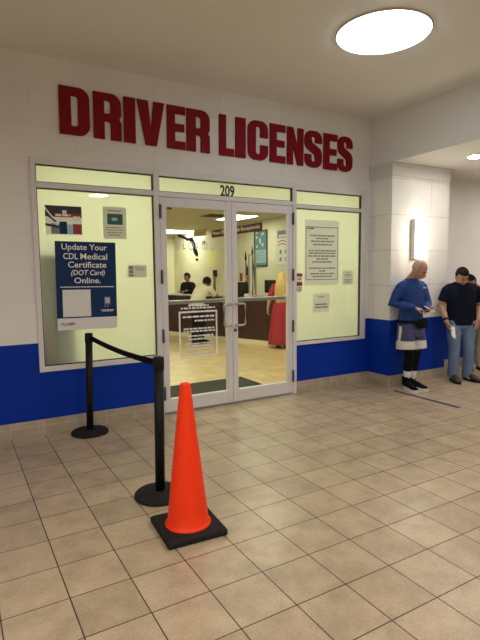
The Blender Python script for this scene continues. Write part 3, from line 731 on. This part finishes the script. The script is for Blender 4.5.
for a_, y_ in ((anR, 0), (anL, 0)): sk.tube([a_, a_+V((0, -.03, -.040)), a_+V((0, -.07, -.052))], [.036, (.036, .028), (.036, .02)], n=12)
remesh(sk, 'body', M['skin'], p1, voxel=.006, smooth=3)
face_bits(p1, H1, 1.04)
hair_cap(p1, H1, M['hair_grey'], r=(.0775, .0965, .0985), cut=lambda c: c.y > -.005 and c.z < .20, s=1.045, name='hair')
c = MB(); torso(c, .016, bot=.86, sc=1.03); arm(c, shR, elR, wrR, .013, r=(.062, .060, .056, .048, .032), end=.93); arm(c, shL, elL, wrL, .013, r=(.062, .060, .056, .048, .032), end=.93)
c.tube([(0, .08, .845), (0, .08, .90)], [(.182, .134), (.186, .138)], n=24, dome=False)
remesh(c, 'sweatshirt', M['blue_shirt'], p1, voxel=.008, smooth=3)
obj('chest_logo', MB().box((.065, -.0665, 1.335), (.120, -.060, 1.352)), M['pale_blue'], p1)
c = MB(); c.tube([(0, .08, .92), (0, .078, .80), (0, .075, .70)], [(.172, .128), (.192, .150), (.200, .155)], n=24, dome=False)
for sx, kn in ((-1, knR), (1, knL)): c.tube([(sx*.090, .075, .84), (sx*.100, .06, .68), (sx*.106, .050, .535)], [(.100, .115), (.108, .125), (.116, .130)], n=22, dome=False)
remesh(c, 'shorts', [M['shorts'], M['white_cloth']], p1, voxel=.008, smooth=2, slot=lambda q: 1 if (q.z < .655 or (abs(q.x) > .188 and q.y > .04 and q.y < .085)) else 0)
c = MB(); c.tube([hipR+V((0,0,-.2)), knR, knR.lerp(anR, .35), knR.lerp(anR, .60)], [.080, .062, .064, .056], n=18, dome=False)
c.tube([hipL+V((0,0,-.2)), knL, knL.lerp(anL, .35), knL.lerp(anL, .60)], [.080, .062, .064, .056], n=18, dome=False)
remesh(c, 'leggings', M['black_cloth'], p1, voxel=.007, smooth=2)
for kn, an in ((knR, anR), (knL, anL)):
    obj('sock', MB().tube([kn.lerp(an, .62), kn.lerp(an, .8), an, an+V((0,0,-.03))], [.053, .048, .045, .048], n=20, dome=False), M['white_cloth'], p1)
shoe(p1, (anR.x, anR.y+.0, 0), R(-18), M['black_cloth'], M['sole'], L_=.30, k=1.08, col=.165)
shoe(p1, (anL.x, anL.y+.0, 0), R(0), M['black_cloth'], M['sole'], L_=.30, k=1.08, col=.165)
wd = (wrR-elR).normalized()
obj('wristwatch', MB().tube([wrR-wd*.040, wrR-wd*.012], [.0415, .0405], n=20, dome=False), M['black'], p1)
mw = p1.matrix_basis
def put(name, label, cat, mb, m, person, bevel=0., extra=None):
    """a thing held or worn by a person: top-level, placed with the person's own frame"""
    o = obj(name, mb, m, None, person.location, person.rotation_euler, bevel=bevel); tag(o, label, cat); return o
q = MB().box((-.036, -.075, -.004), (.036, .075, .004)).xf(Matrix.Translation((-.012, -.245, 1.080)) @ Euler((R(28), R(8), R(28)), 'XYZ').to_matrix().to_4x4())
put('smartphone', 'pale smartphone held in the hands of the man in blue', 'phone', q, M['paper'], p1, bevel=.003)
wb = thing('waist_bag', 'black waist bag worn at the front of the man in blue', 'bag', p1.location, R(-4))
remesh(MB().tube([(-.06, -.095, .885), (0, -.105, .880), (.075, -.10, .885), (.12, -.075, .895)], [(.045, .030), (.062, .042), (.062, .042), (.045, .030)], side=(0,0,1), n=16), 'pouch', M['black_cloth'], wb, voxel=.006)
ring_p = [(.196*math.cos(a), .08+.150*math.sin(a), .905) for a in [2*PI*i/28 for i in range(29)]]
obj('strap', MB().tube(ring_p, [(.018, .004)]*29, side=(0,0,1), n=10, dome=False), M['black_cloth'], wb)

# --- man in the dark navy T-shirt and faded jeans
p2 = thing('person', 'man in dark navy T-shirt and faded jeans holding folded paper, head bowed', 'person', (5.75, -.70, 0), R(-24))
sk = MB()
hipR, hipL = V((-.095, .07, .86)), V((.095, .07, .86)); knR, knL = V((-.100, .02, .46)), V((.115, .02, .46)); anR, anL = V((-.090, .06, .09)), V((.130, .06, .09))
shR, shL = V((-.195, .07, 1.315)), V((.195, .07, 1.315)); elR, elL = V((-.275, .085, 1.075)), V((.315, .10, 1.08)); wrR, wrL = V((-.255, -.025, .855)), V((.215, -.035, .875))
def torso2(mb, d=0., bot=.84):
    mb.tube([(0, .075, bot), (0, .07, .95), (0, .065, 1.06), (0, .065, 1.19), (0, .07, 1.29), (0, .075, 1.365), (0, .075, 1.40)],
            [(.175+d, .125+d), (.178+d, .130+d), (.182+d, .130+d), (.198+d, .130+d), (.212+d, .120+d), (.165+d, .090+d), (.080+d, .065+d)], n=24, dome=(d == 0))
torso2(sk); arm(sk, shR, elR, wrR, .004); arm(sk, shL, elL, wrL, .004); leg(sk, hipR, knR, anR); leg(sk, hipL, knL, anL)
sk.tube([(0, .075, 1.33), (-.02, .045, 1.39), (-.045, .010, 1.435)], [.064, .059, .058], n=16)
H2 = headM((-.050, .000, 1.395), pitch=28, yaw=0, roll=-4)
head(sk, H2, 1.0)
hand(sk, wrR, (.16, -.22, -1.), (1., -.2, .1), (.1, -1., -.2), curl=.45)
hand(sk, wrL, (-.35, -.15, -1.), (-.3, 1., .2), (-1., -.2, .2), curl=.15)
for a_ in (anR, anL): sk.tube([a_, a_+V((0, -.03, -.040)), a_+V((0, -.07, -.052))], [.036, (.036, .028), (.036, .02)], n=12)
remesh(sk, 'body', M['skin'], p2, voxel=.006, smooth=3)
face_bits(p2, H2)
hair_cap(p2, H2, M['hair_dark'], r=(.082, .101, .103), cut=lambda c: (c.z > .150 and c.y > -.085) or (c.y > -.005 and c.z > .085) or (c.y > .03))
c = MB(); torso2(c, .016, bot=.90)
for sh, el in ((shR, elR), (shL, elL)): c.tube([V((sh.x*.5, sh.y, sh.z+.02)), V((sh.x*.86, sh.y, sh.z+.003)), sh.lerp(el, .12), sh.lerp(el, .45), sh.lerp(el, .78)], [.058, .068, .074, .076, .074], side=(0,1,0), n=18, dome=False)
c.tube([(0, .075, .800), (0, .074, .90), (0, .068, 1.03), (0, .065, 1.15)], [(.196, .148), (.194, .147), (.196, .145), (.205, .145)], n=24, dome=False)
remesh(c, 't_shirt', M['navy_cloth'], p2, voxel=.008, smooth=3)
c = MB(); c.tube([(0, .075, .90), (0, .075, .80), (0, .07, .74)], [(.184, .132), (.188, .135), (.180, .125)], n=22, dome=False)
for hp, kn, an in ((hipR, knR, anR), (hipL, knL, anL)): c.tube([hp, hp.lerp(kn, .45), kn, kn.lerp(an, .5), an+V((0, .004, -.045))], [(.102, .108), (.096, .102), (.076, .082), (.070, .078), (.066, .080)], n=20, dome=False)
remesh(c, 'jeans', M['denim'], p2, voxel=.008, smooth=3)
shoe(p2, (anR.x, anR.y, 0), R(-10), M['brown_leather'], M['rubber'], L_=.28)
shoe(p2, (anL.x, anL.y, 0), R(18), M['brown_leather'], M['rubber'], L_=.28)
wd = (wrR-elR).normalized()
obj('wristwatch', MB().tube([wrR-wd*.05, wrR-wd*.02], [.041, .040], n=20, dome=False), M['black'], p2)
q = MB().add([(-.03, -.10, 0), (.035, -.11, .004), (.045, .06, .01), (-.03, .07, 0), (-.03, -.10, .008), (.035, -.11, .012), (.045, .06, .018), (-.03, .07, .008)], [(0,3,2,1),(4,5,6,7),(0,1,5,4),(1,2,6,5),(2,3,7,6),(3,0,4,7)])
q.add([(-.02, -.13, .010), (.03, -.12, .014), (.03, .05, .03), (-.02, .05, .012), (-.02, -.13, .013), (.03, -.12, .017), (.03, .05, .033), (-.02, .05, .015)], [(0,3,2,1),(4,5,6,7),(0,1,5,4),(1,2,6,5),(2,3,7,6),(3,0,4,7)])
put('folded_paper', 'white folded paper hanging from the hand of the man in jeans', 'paper', q.xf(Matrix.Translation((-.190, -.065, .735)) @ Euler((R(62), R(20), R(20)), 'XYZ').to_matrix().to_4x4()), M['paper'], p2)

# --- third person half hidden behind him at the frame edge
p3 = thing('person', 'person with dark hair and mottled trousers mostly hidden behind the man in jeans', 'person', (6.66, -.27, 0), R(-34))
sk = MB()
hipR, hipL = V((-.085, .03, .84)), V((.085, .03, .84)); knR, knL = V((-.085, .0, .45)), V((.09, .0, .45)); anR, anL = V((-.085, .03, .09)), V((.095, .03, .09))
shR, shL = V((-.165, .04, 1.25)), V((.165, .04, 1.25)); elR, elL = V((-.22, .06, 1.01)), V((.22, .03, 1.01)); wrR, wrL = V((-.17, -.13, .90)), V((.15, -.16, .95))
def torso3(mb, d=0., bot=.82):
    mb.tube([(0, .04, bot), (0, .04, .93), (0, .04, 1.03), (0, .04, 1.13), (0, .045, 1.21), (0, .045, 1.27), (0, .045, 1.31)],
            [(.165+d, .115+d), (.155+d, .105+d), (.145+d, .10+d), (.160+d, .115+d), (.170+d, .105+d), (.135+d, .08+d), (.065+d, .055+d)], n=24, dome=(d == 0))
torso3(sk); arm(sk, shR, elR, wrR, -.006); arm(sk, shL, elL, wrL, -.006); leg(sk, hipR, knR, anR); leg(sk, hipL, knL, anL)
sk.tube([(0, .045, 1.25), (-.03, .025, 1.30), (-.065, .0, 1.33)], [.052, .047, .047], n=16)
H3 = headM((-.075, .0, 1.29), pitch=22, yaw=-10, roll=-14)
head(sk, H3, .95)
hand(sk, wrR, (-.05, -.3, -1.), (1, 0, 0), (.1, -1, .2), curl=.3); hand(sk, wrL, (-.4, -.8, -.3), (-.4, 0, 1.), (-.5, -.4, .5), curl=.5)
for a_ in (anR, anL): sk.tube([a_, a_+V((0, -.03, -.040)), a_+V((0, -.07, -.052))], [.034, (.034, .026), (.034, .02)], n=12)
remesh(sk, 'body', M['skin_dark'], p3, voxel=.007, smooth=3)
face_bits(p3, H3, .95)
hair_cap(p3, H3, M['hair_dark'], r=(.090, .108, .108), cut=lambda c: c.y > -.03 or c.z > .16, s=.95)
c = MB(); torso3(c, .014, bot=.80)
for sh, el in ((shR, elR), (shL, elL)): c.tube([sh, sh.lerp(el, .8)], [.066, .062], side=(0,1,0), n=18, dome=False); c.ball(sh, .064)
remesh(c, 'top', M['black_cloth'], p3, voxel=.008, smooth=3)
c = MB(); c.tube([(0, .04, .88), (0, .04, .78), (0, .035, .72)], [(.172, .122), (.176, .126), (.165, .115)], n=22, dome=False)
for hp, kn, an in ((hipR, knR, anR), (hipL, knL, anL)): c.tube([hp, hp.lerp(kn, .45), kn, kn.lerp(an, .5), an+V((0, 0, .0))], [(.098, .102), (.092, .098), (.078, .08), (.074, .076), (.072, .074)], n=20, dome=False)
remesh(c, 'trousers', M['camo'], p3, voxel=.008, smooth=3)
shoe(p3, (anR.x, anR.y, 0), R(-8), M['sole'], M['rubber'], L_=.26); shoe(p3, (anL.x, anL.y, 0), R(12), M['sole'], M['rubber'], L_=.26)
hb = thing('handbag', 'black handbag at the side of the person at the right edge', 'bag', p3.location, R(-34))
remesh(MB().tube([(-.02, -.17, .78), (-.02, -.17, .98)], [(.12, .055), (.105, .045)], n=18), 'bag_body', M['black_cloth'], hb, voxel=.008)
obj('strap', MB().tube([(-.11, -.165, 1.0), (-.155, -.09, 1.15), (-.15, .03, 1.325), (-.11, .14, 1.22)], [(.012, .004)]*4, n=10), M['black'], hb)

# --- woman in the long red dress, back to us
p4 = thing('person', 'woman with long blonde hair in a long red dress standing at the counter', 'person', (5.455, 3.27, 0), R(140))
sk = MB()
hipR, hipL = V((-.08, .02, .84)), V((.08, .02, .84)); knR, knL = V((-.08, .0, .46)), V((.08, .0, .46)); anR, anL = V((-.07, .03, .09)), V((.07, .03, .09))
shR, shL = V((-.160, .02, 1.27)), V((.160, .02, 1.27)); elL, elR = V((.250, .05, 1.00)), V((-.225, .05, 1.02)); wrL, wrR = V((.300, -.03, .80)), V((-.10, -.18, 1.06))
def torso4(mb, d=0., bot=.82):
    mb.tube([(0, .03, bot), (0, .02, .93), (0, .015, 1.02), (0, .015, 1.13), (0, .02, 1.22), (0, .025, 1.29), (0, .025, 1.33)],
            [(.165+d, .120+d), (.140+d, .100+d), (.125+d, .092+d), (.148+d, .110+d), (.165+d, .098+d), (.125+d, .075+d), (.060+d, .052+d)], n=24, dome=(d == 0))
torso4(sk); arm(sk, shR, elR, wrR, -.010); arm(sk, shL, elL, wrL, -.006); leg(sk, hipR, knR, anR); leg(sk, hipL, knL, anL)
sk.tube([(0, .025, 1.29), (0, .012, 1.35), (0, .0, 1.39)], [.050, .045, .045], n=16)
H4 = headM((0, .0, 1.345), pitch=8, yaw=0)
head(sk, H4, .93)
hand(sk, wrL, (.05, -.35, -1.), (-1, 0, 0), (0, -1, -.2), curl=.35, s=.9); hand(sk, wrR, (.5, -.8, -.1), (0, 0, -1), (.8, .4, 0), curl=.3, s=.9)
for a_ in (anR, anL): sk.tube([a_, a_+V((0, -.03, -.040)), a_+V((0, -.07, -.052))], [.032, (.033, .026), (.033, .02)], n=12)
remesh(sk, 'body', M['skin_pale'], p4, voxel=.007, smooth=3)
face_bits(p4, H4, .93)
c = MB(); torso4(c, .012, bot=.85)
for sh, el in ((shR, elR), (shL, elL)): c.tube([sh, sh.lerp(el, .5), sh.lerp(el, .95)], [.060, .060, .066], side=(0,1,0), n=18, dome=False); c.ball(sh, .058)
sv = []; sf = []; n = 48; prof = [(.98, .142, .108), (.90, .172, .135), (.80, .198, .158), (.60, .226, .188), (.40, .250, .212), (.20, .270, .232), (.085, .280, .242)]
for z, a_, b_ in prof:
    for i in range(n):
        th = 2*PI*i/n; k_ = 1 + .045*math.sin(9*th+z)*(1-z)
        sv.append((a_*k_*math.cos(th), .025+b_*k_*math.sin(th), z))
for j in range(len(prof)-1):
    for i in range(n): l = (i+1) % n; sf.append((j*n+i, (j+1)*n+i, (j+1)*n+l, j*n+l))
sf.append(list(range(n))); sf.append([(len(prof)-1)*n+i for i in range(n)][::-1])
c.add(sv, sf, 0, True)
remesh(c, 'dress', M['red_cloth'], p4, voxel=.009, smooth=2)
hr = MB(); hr.tube([(0, .02, 1.47), (0, .075, 1.38), (0, .115, 1.26), (0, .125, 1.12), (.01, .125, 1.00), (.01, .12, .93)], [(.092, .080), (.112, .068), (.134, .052), (.140, .042), (.122, .032), (.085, .018)], n=24)
hr.ball(H4 @ V((0, .018, .118)), (.086, .100, .098))
remesh(hr, 'hair', M['hair_blonde'], p4, voxel=.008, smooth=2)
shoe(p4, (anR.x, anR.y, 0), R(-6), M['black_cloth'], M['rubber'], L_=.24, k=.85); shoe(p4, (anL.x, anL.y, 0), R(6), M['black_cloth'], M['rubber'], L_=.24, k=.85)

# --- customer leaning on the counter in a cream top
p5 = thing('person', 'person in a cream top and dark trousers leaning over the office counter', 'person', (4.28, 4.82, 0), R(112))
sk = MB()
hipR, hipL = V((-.09, .02, .86)), V((.09, .02, .86)); knR, knL = V((-.10, -.03, .47)), V((.10, -.03, .47)); anR, anL = V((-.10, .03, .09)), V((.10, .03, .09))
shR, shL = V((-.17, -.20, 1.205)), V((.17, -.20, 1.205)); elR, elL = V((-.23, -.32, 1.06)), V((.23, -.32, 1.06)); wrR, wrL = V((-.10, -.50, 1.085)), V((.10, -.50, 1.085))
def torso5(mb, d=0.):
    mb.tube([(0, .05, .82), (0, .03, .93), (0, -.03, 1.04), (0, -.11, 1.14), (0, -.18, 1.21), (0, -.225, 1.24)],
            [(.17+d, .125+d), (.165+d, .12+d), (.165+d, .115+d), (.185+d, .115+d), (.18+d, .10+d), (.08+d, .06+d)], n=24, dome=(d == 0))
torso5(sk); arm(sk, shR, elR, wrR, -.004); arm(sk, shL, elL, wrL, -.004); leg(sk, hipR, knR, anR); leg(sk, hipL, knL, anL)
sk.tube([(0, -.20, 1.20), (0, -.25, 1.27), (0, -.275, 1.31)], [.055, .05, .05], n=14)
H5 = headM((0, -.27, 1.26), pitch=28)
head(sk, H5, .95)
hand(sk, wrR, (.5, -.85, -.1), (0, 0, -1), (.8, .5, 0), curl=.25); hand(sk, wrL, (-.5, -.85, -.1), (0, 0, -1), (-.8, .5, 0), curl=.25)
for a_ in (anR, anL): sk.tube([a_, a_+V((0, -.03, -.040)), a_+V((0, -.07, -.052))], [.034, (.034, .026), (.034, .02)], n=12)
remesh(sk, 'body', M['skin_dark'], p5, voxel=.008, smooth=3)
hair_cap(p5, H5, M['hair_dark'], r=(.092, .112, .108), cut=lambda c: c.y > -.045 or c.z > .16, s=.98)
face_bits(p5, H5, .95)
c = MB(); torso5(c, .018)
for sh, el in ((shR, elR), (shL, elL)): c.tube([sh, el], [.070, .066], side=(0,1,0), n=16, dome=False); c.ball(sh, .068)
remesh(c, 'top', M['cream_cloth'], p5, voxel=.010, smooth=3)
c = MB(); c.tube([(0, .05, .90), (0, .04, .76)], [(.178, .132), (.182, .135)], n=20, dome=False)
for hp, kn, an in ((hipR, knR, anR), (hipL, knL, anL)): c.tube([hp, hp.lerp(kn, .45), kn, an], [.104, .098, .080, .074], n=18, dome=False)
remesh(c, 'trousers', M['black_cloth'], p5, voxel=.010, smooth=2)
shoe(p5, (anR.x, anR.y, 0), 0, M['black_cloth'], M['rubber']); shoe(p5, (anL.x, anL.y, 0), 0, M['black_cloth'], M['rubber'])

# --- clerk behind the counter at the far left
p6 = thing('person', 'clerk with dark hair and black top behind the far end of the counter', 'person', (5.35, 7.75, 0), R(-60))
sk = MB()
off = .0
hipR, hipL = V((-.085, .03, .84)), V((.085, .03, .84)); knR, knL = V((-.085, .0, .45)), V((.09, .0, .45)); anR, anL = V((-.085, .03, .09)), V((.095, .03, .09))
shR, shL = V((-.165, .04, 1.25)), V((.165, .04, 1.25)); elR, elL = V((-.22, .02, 1.02)), V((.22, .02, 1.02)); wrR, wrL = V((-.12, -.2, 1.07)), V((.12, -.2, 1.07))
torso3(sk); arm(sk, shR, elR, wrR); arm(sk, shL, elL, wrL); leg(sk, hipR, knR, anR); leg(sk, hipL, knL, anL)
sk.tube([(0, .045, 1.27), (0, .03, 1.33), (0, .015, 1.38)], [.052, .047, .047], n=14)
H6 = headM((0, .01, 1.345), pitch=10)
head(sk, H6, .97); hand(sk, wrR, (.4, -.85, -.1), (0, 0, -1), (.8, .4, 0), curl=.3); hand(sk, wrL, (-.4, -.85, -.1), (0, 0, -1), (-.8, .4, 0), curl=.3)
for a_ in (anR, anL): sk.tube([a_, a_+V((0, -.03, -.040)), a_+V((0, -.07, -.052))], [.034, (.034, .026), (.034, .02)], n=12)
remesh(sk, 'body', M['skin'], p6, voxel=.009, smooth=3)
face_bits(p6, H6, .97)
hair_cap(p6, H6, M['hair_dark'], r=(.092, .110, .110), cut=lambda c: c.y > -.03 or c.z > .16, s=.97)
c = MB(); torso3(c, .014, bot=.80); arm(c, shR, elR, wrR, .012, end=.85); arm(c, shL, elL, wrL, .012, end=.85)
remesh(c, 'top', M['black_cloth'], p6, voxel=.010, smooth=3)
c = MB(); c.tube([(0, .04, .88), (0, .04, .74)], [(.172, .122), (.172, .122)], n=20, dome=False)
for hp, kn, an in ((hipR, knR, anR), (hipL, knL, anL)): c.tube([hp, hp.lerp(kn, .45), kn, an], [.098, .092, .078, .072], n=18, dome=False)
remesh(c, 'trousers', M['slate'], p6, voxel=.010, smooth=2)
shoe(p6, (anR.x, anR.y, 0), 0, M['black_cloth'], M['rubber']); shoe(p6, (anL.x, anL.y, 0), 0, M['black_cloth'], M['rubber'])

# ------------------------------------------------------------------ office furniture
CA, CB = V((5.36, 3.62, 0)), V((4.02, 7.4, 0)); cd = (CB-CA).normalized(); clen = (CB-CA).length
crz = math.atan2(cd.y, cd.x)          # counter runs along local +x, front faces local +y
ct = thing('reception_counter', 'long dark mahogany reception counter seen through the glass doors', 'counter', CA, crz)
obj('body', MB().box((0, -.50, .10), (clen, 0, .985)), M['mahogany'], ct)
obj('plinth', MB().box((.0, -.48, 0), (clen, .006, .10)), M['cream_print'], ct)
pn = MB(); nP = 6
for i in range(nP):
    a_ = clen*i/nP+.04; b_ = clen*(i+1)/nP-.04; frame_rect(pn, a_, b_, .17, .93, .05, .05, .05, .05, y0=0, y1=.012)
obj('front_panels', pn, M['mahogany'], ct)
obj('worktop', MB().box((-.05, -.56, .985), (clen+.02, .05, 1.02)), M['worktop'], ct, bevel=.006)
MC = Matrix.Translation(CA) @ Matrix.Rotation(crz, 4, 'Z')
def oncounter(x, y): return MC @ V((x, y, 1.02))

def monitor(loc, rz, w, h, label, m=M['screen']):
    t = thing('computer_monitor', label, 'monitor', loc, rz)
    obj('stand_base', MB().box((-.09, -.06, 0), (.09, .06, .012)), M['black'], t, bevel=.003)
    obj('stand', MB().box((-.02, .0, .012), (.02, .02, .14)), M['black'], t)
    obj('screen', MB().box((-w/2, -.03, .09), (w/2, .0, .09+h)), m, t, bevel=.004)
    return t
monitor(oncounter(.17, -.30), crz+R(165), .36, .28, 'black monitor on the counter beside the woman in red')
monitor(oncounter(3.62, -.22), crz+R(200), .30, .25, 'bluish monitor at the far left end of the counter', M['blue_screen'])
monitor(oncounter(1.92, -.40), crz+R(140), .30, .36, 'tall dark monitor on the counter beyond the person in cream', M['screen'])
t = thing('letter_tray', 'stack of black letter trays on the counter near the door gap', 'tray', oncounter(.99, -.20), crz)
for i in range(5):
    obj('tray', MB().box((-.13, -.16, .065*i), (.13, .16, .065*i+.006)).box((-.13, -.16, .065*i), (-.124, .16, .065*i+.064)).box((.124, -.16, .065*i), (.13, .16, .065*i+.064)).box((-.13, -.16, .065*i), (.13, -.154, .065*i+.03)), M['black'], t)
t = thing('card_reader', 'small pale box on the counter between trays and monitor', 'box', oncounter(.68, -.14), crz)
obj('case', MB().box((-.07, -.05, 0), (.07, .05, .07)), M['paper'], t, bevel=.008); obj('keypad', MB().box((-.04, -.03, .07), (.04, .03, .074)), M['ink_grey'], t)
tag(obj('paper_stack', MB().box((-.11, -.15, 0), (.11, .15, .03)), M['paper'], None, oncounter(1.38, -.22), (0, 0, crz+.2)), 'low stack of white papers on the counter left of the trays', 'paper')

mm = thing('door_mat', 'black rectangular mat on the office floor just inside the doors', 'mat', (1.45, .25, 0))
obj('pile', MB().box((.04, .03, 0), (1.78, .965, .009)), M['mat'], mm); obj('edge', MB().box((0, 0, 0), (1.83, .995, .004)), M['rubber'], mm)

# hanging signs: text faces the doors (-x)
def hang_sign(label, x, y0, y1, z0, z1, bg, fg, body, tw, border=None):
    t = thing('hanging_sign', label, 'sign', (x, (y0+y1)/2, 0), R(-90))
    W = y1-y0
    obj('board', MB().box((-W/2, -.008, z0), (W/2, .008, z1)), bg, t)
    if border:
        b = MB(); frame_rect(b, -W/2, W/2, z0, z1, .02, .02, .02, .02, y0=-.010, y1=.010); obj('border', b, border, t)
    text('lettering', body, fg, t, (0, -.0095, (z0+z1)/2), w=tw, h=(z1-z0)*.64, bold=.022, depth=.002)
    for s_ in (-1, 1): obj('wire', MB().tube([(s_*W*.4, 0, z1), (s_*W*.4, 0, OH)], [.002, .002], n=6, dome=False), M['steel'], t)
hang_sign('long red hanging sign with white words above the office counter', 5.9, 4.70, 7.26, 2.525, 2.715, M['sign_red'], M['white_print'], 'Please Check In with Receptionist', 2.42)
hang_sign('small pale hanging sign with orange border at the far left', 5.9, 7.62, 8.42, 2.62, 2.80, M['cream_print'], M['tan_print'], 'License', .55, border=M['tan_print'])

# posters on the office's right wall (x = OX), facing -x ; local x runs towards -y
def wall_poster(label, y0, y1, z0, z1, frame_m, sheet_m, cat='poster'):
    t = thing('wall_poster', label, cat, (OX, (y0+y1)/2, z0), R(-90)); W = y1-y0; Hh = z1-z0
    b = MB(); frame_rect(b, -W/2, W/2, 0, Hh, .03, .03, .03, .03, y0=-.025, y1=0); obj('frame', b, frame_m, t)
    obj('paper_sheet', MB().box((-W/2+.03, -.012, .03), (W/2-.03, -.002, Hh-.03)), sheet_m, t)
    return t, W, Hh
t, W, Hh = wall_poster('framed teal poster on the office wall behind the counter', 6.13, 6.79, 1.715, 2.70, M['ink'], M['teal_print'])
b = MB()
for k in range(26):
    x = random.uniform(-.27, .2); z = random.uniform(.50, .90); s_ = random.uniform(.03, .09); b.box((x, -.0135, z), (x+s_, -.012, z+s_*.8), k % 2)
b.box((-.27, -.0128, .10), (.27, -.012, .45), 2)
obj('printed_picture', b, [M['paper'], M['slate'], M['pale_blue']], t)
obj('small_print', lines([(-.24, .24, .40-.05*i, .018, .9) for i in range(5)], -.0129), M['slate'], t)
t, W, Hh = wall_poster('white framed poster with dark header on the office wall above the blonde woman', 5.10, 5.69, 1.735, 2.665, M['cream_print'], M['paper'])
b = MB(); b.box((-.25, -.0135, .70), (.26, -.012, .88), 0); b.box((-.2, -.014, .72), (.2, -.0135, .78), 1)
for k, z in enumerate((.60, .52)): b.add([(-.24, -.0135, z), (-.05, -.0135, z+.045), (.2, -.0135, z-.01), (.2, -.0135, z-.035), (-.05, -.0135, z+.02), (-.24, -.0135, z-.02)], [(0,5,4,1), (1,4,3,2)], 2)
for x in (-.16, .07):
    for z in (.10, .29): b.box((x, -.0135, z), (x+.09, -.012, z+.10), 0)
obj('printed_picture', b, [M['slate'], M['paper'], M['red_print']], t)
t = thing('notice_sheet', 'plain pale yellow sheet on the office wall seen through the left door', 'paper', (OX, 9.43, 1.74), R(-90))
obj('paper_sheet', MB().box((-.35, -.006, 0), (.35, 0, .57)), mat('yellow_paper', (.88, .80, .42), .7, var=.03), t)
ph = thing('wall_phone', 'black wall phone on the office wall near the door gap', 'phone', (OX, 9.15, 1.42), R(-90))
obj('body', MB().box((-.07, -.05, 0), (.07, 0, .22)), M['black'], ph, bevel=.01); obj('handset', MB().tube([(-.04, -.07, .01), (-.045, -.085, .11), (-.04, -.07, .21)], [.02, .016, .02], n=12), M['black'], ph)
tag(obj('fire_alarm', MB().box((-.09, -.04, 0), (.09, 0, .13)), M['ink_grey'], None, (OX, 10.0, 2.5), (0, 0, R(-90)), bevel=.01), 'small grey box high on the office wall between the signs', 'alarm')
tag(obj('fire_extinguisher_sign', MB().box((-.08, -.01, 0), (.08, 0, .24)), M['red_print'], None, (OX, 7.55, 1.30), (0, 0, R(-90))), 'small red plate on the office wall above the letter trays', 'sign')

# flags on poles behind the counter
def flag(loc, label, us=True, hgt=2.05):
    t = thing('flag_stand', label, 'flag', loc, R(-70))
    obj('base', MB().lathe([(.10, 0), (.10, .02), (.05, .05), (.02, .08)], n=28), M['steel'], t)
    obj('pole', MB().lathe([(.013, .06), (.013, hgt)], n=14), M['brown_leather'], t)
    obj('finial', MB().lathe([(.014, hgt), (.030, hgt+.05), (.018, hgt+.16), (.004, hgt+.26)], n=18), M['black'], t)
    n = 14; vs = []; fs = []; k = 22
    for j in range(k+1):
        z = hgt-.05-.78*j/k
        for i in range(n+1):
            u = i/n; wdt = .045+.075*(j/k)**.7
            vs.append((.013+u*wdt, .035*math.sin(u*9+j*.15)*(1 if j > 2 else .4), z-.10*u))
    mi = []
    for j in range(k):
        for i in range(n):
            fs.append((j*(n+1)+i, j*(n+1)+i+1, (j+1)*(n+1)+i+1, (j+1)*(n+1)+i))
            mi.append((2 if j < 8 else ((i//2+j//3) % 2)) if us else (1 if (i//3) % 2 else 3))
    fb = MB(); fb.add(vs, fs, 0, True); fb.m = mi
    o = obj('flag_cloth', fb, [M['flag_red'], M['flag_white'], M['flag_blue'], M['slate']], t)
    sd = o.modifiers.new('thick', 'SOLIDIFY'); sd.thickness = .004
    return t
flag((6.35, 6.20, 0), 'hanging red white and blue flag on a pole behind the counter', True, 1.86)
flag((6.42, 5.98, 0), 'second flag with black finial and grey cloth behind the counter', False, 1.98)
ea = thing('sign_easel', 'grey metal frame stand behind the counter beside the flags', 'stand', (6.30, 5.80, 0), R(-75))
b = MB(); frame_rect(b, -.13, .13, 1.0, 2.03, .025, .025, .025, .025, y0=-.015, y1=.015); obj('frame', b, M['steel'], ea)
for s_ in (-1, 1): obj('leg', MB().tube([(s_*.14, 0, 1.0), (s_*.20, .06*s_, 0)], [.014, .014], n=10, dome=False), M['steel'], ea)
# added board on the sill: its shade on the film makes the grey patch
cb = thing('shade_board', 'added board shading the frosted glass from behind, lower left of the left window', 'board', (.336, .105, Z0+.002))
obj('panel', MB().box((0, 0, 0), (.315, .03, 1.19)), M['shade_board'], cb); obj('edge_trim', MB().box((.315, -.002, 0), (.322, .032, 1.19)), M['slate'], cb)

# ------------------------------------------------------------------ world and view
w = bpy.data.worlds.new('world'); bpy.context.scene.world = w; w.use_nodes = True
w.node_tree.nodes['Background'].inputs[0].default_value = (.5, .55, .6, 1); w.node_tree.nodes['Background'].inputs[1].default_value = .05
vs_ = bpy.context.scene.view_settings
vs_.view_transform = 'Standard'; vs_.look = 'None'; vs_.gamma = 1; vs_.use_curve_mapping = False; vs_.exposure = .55
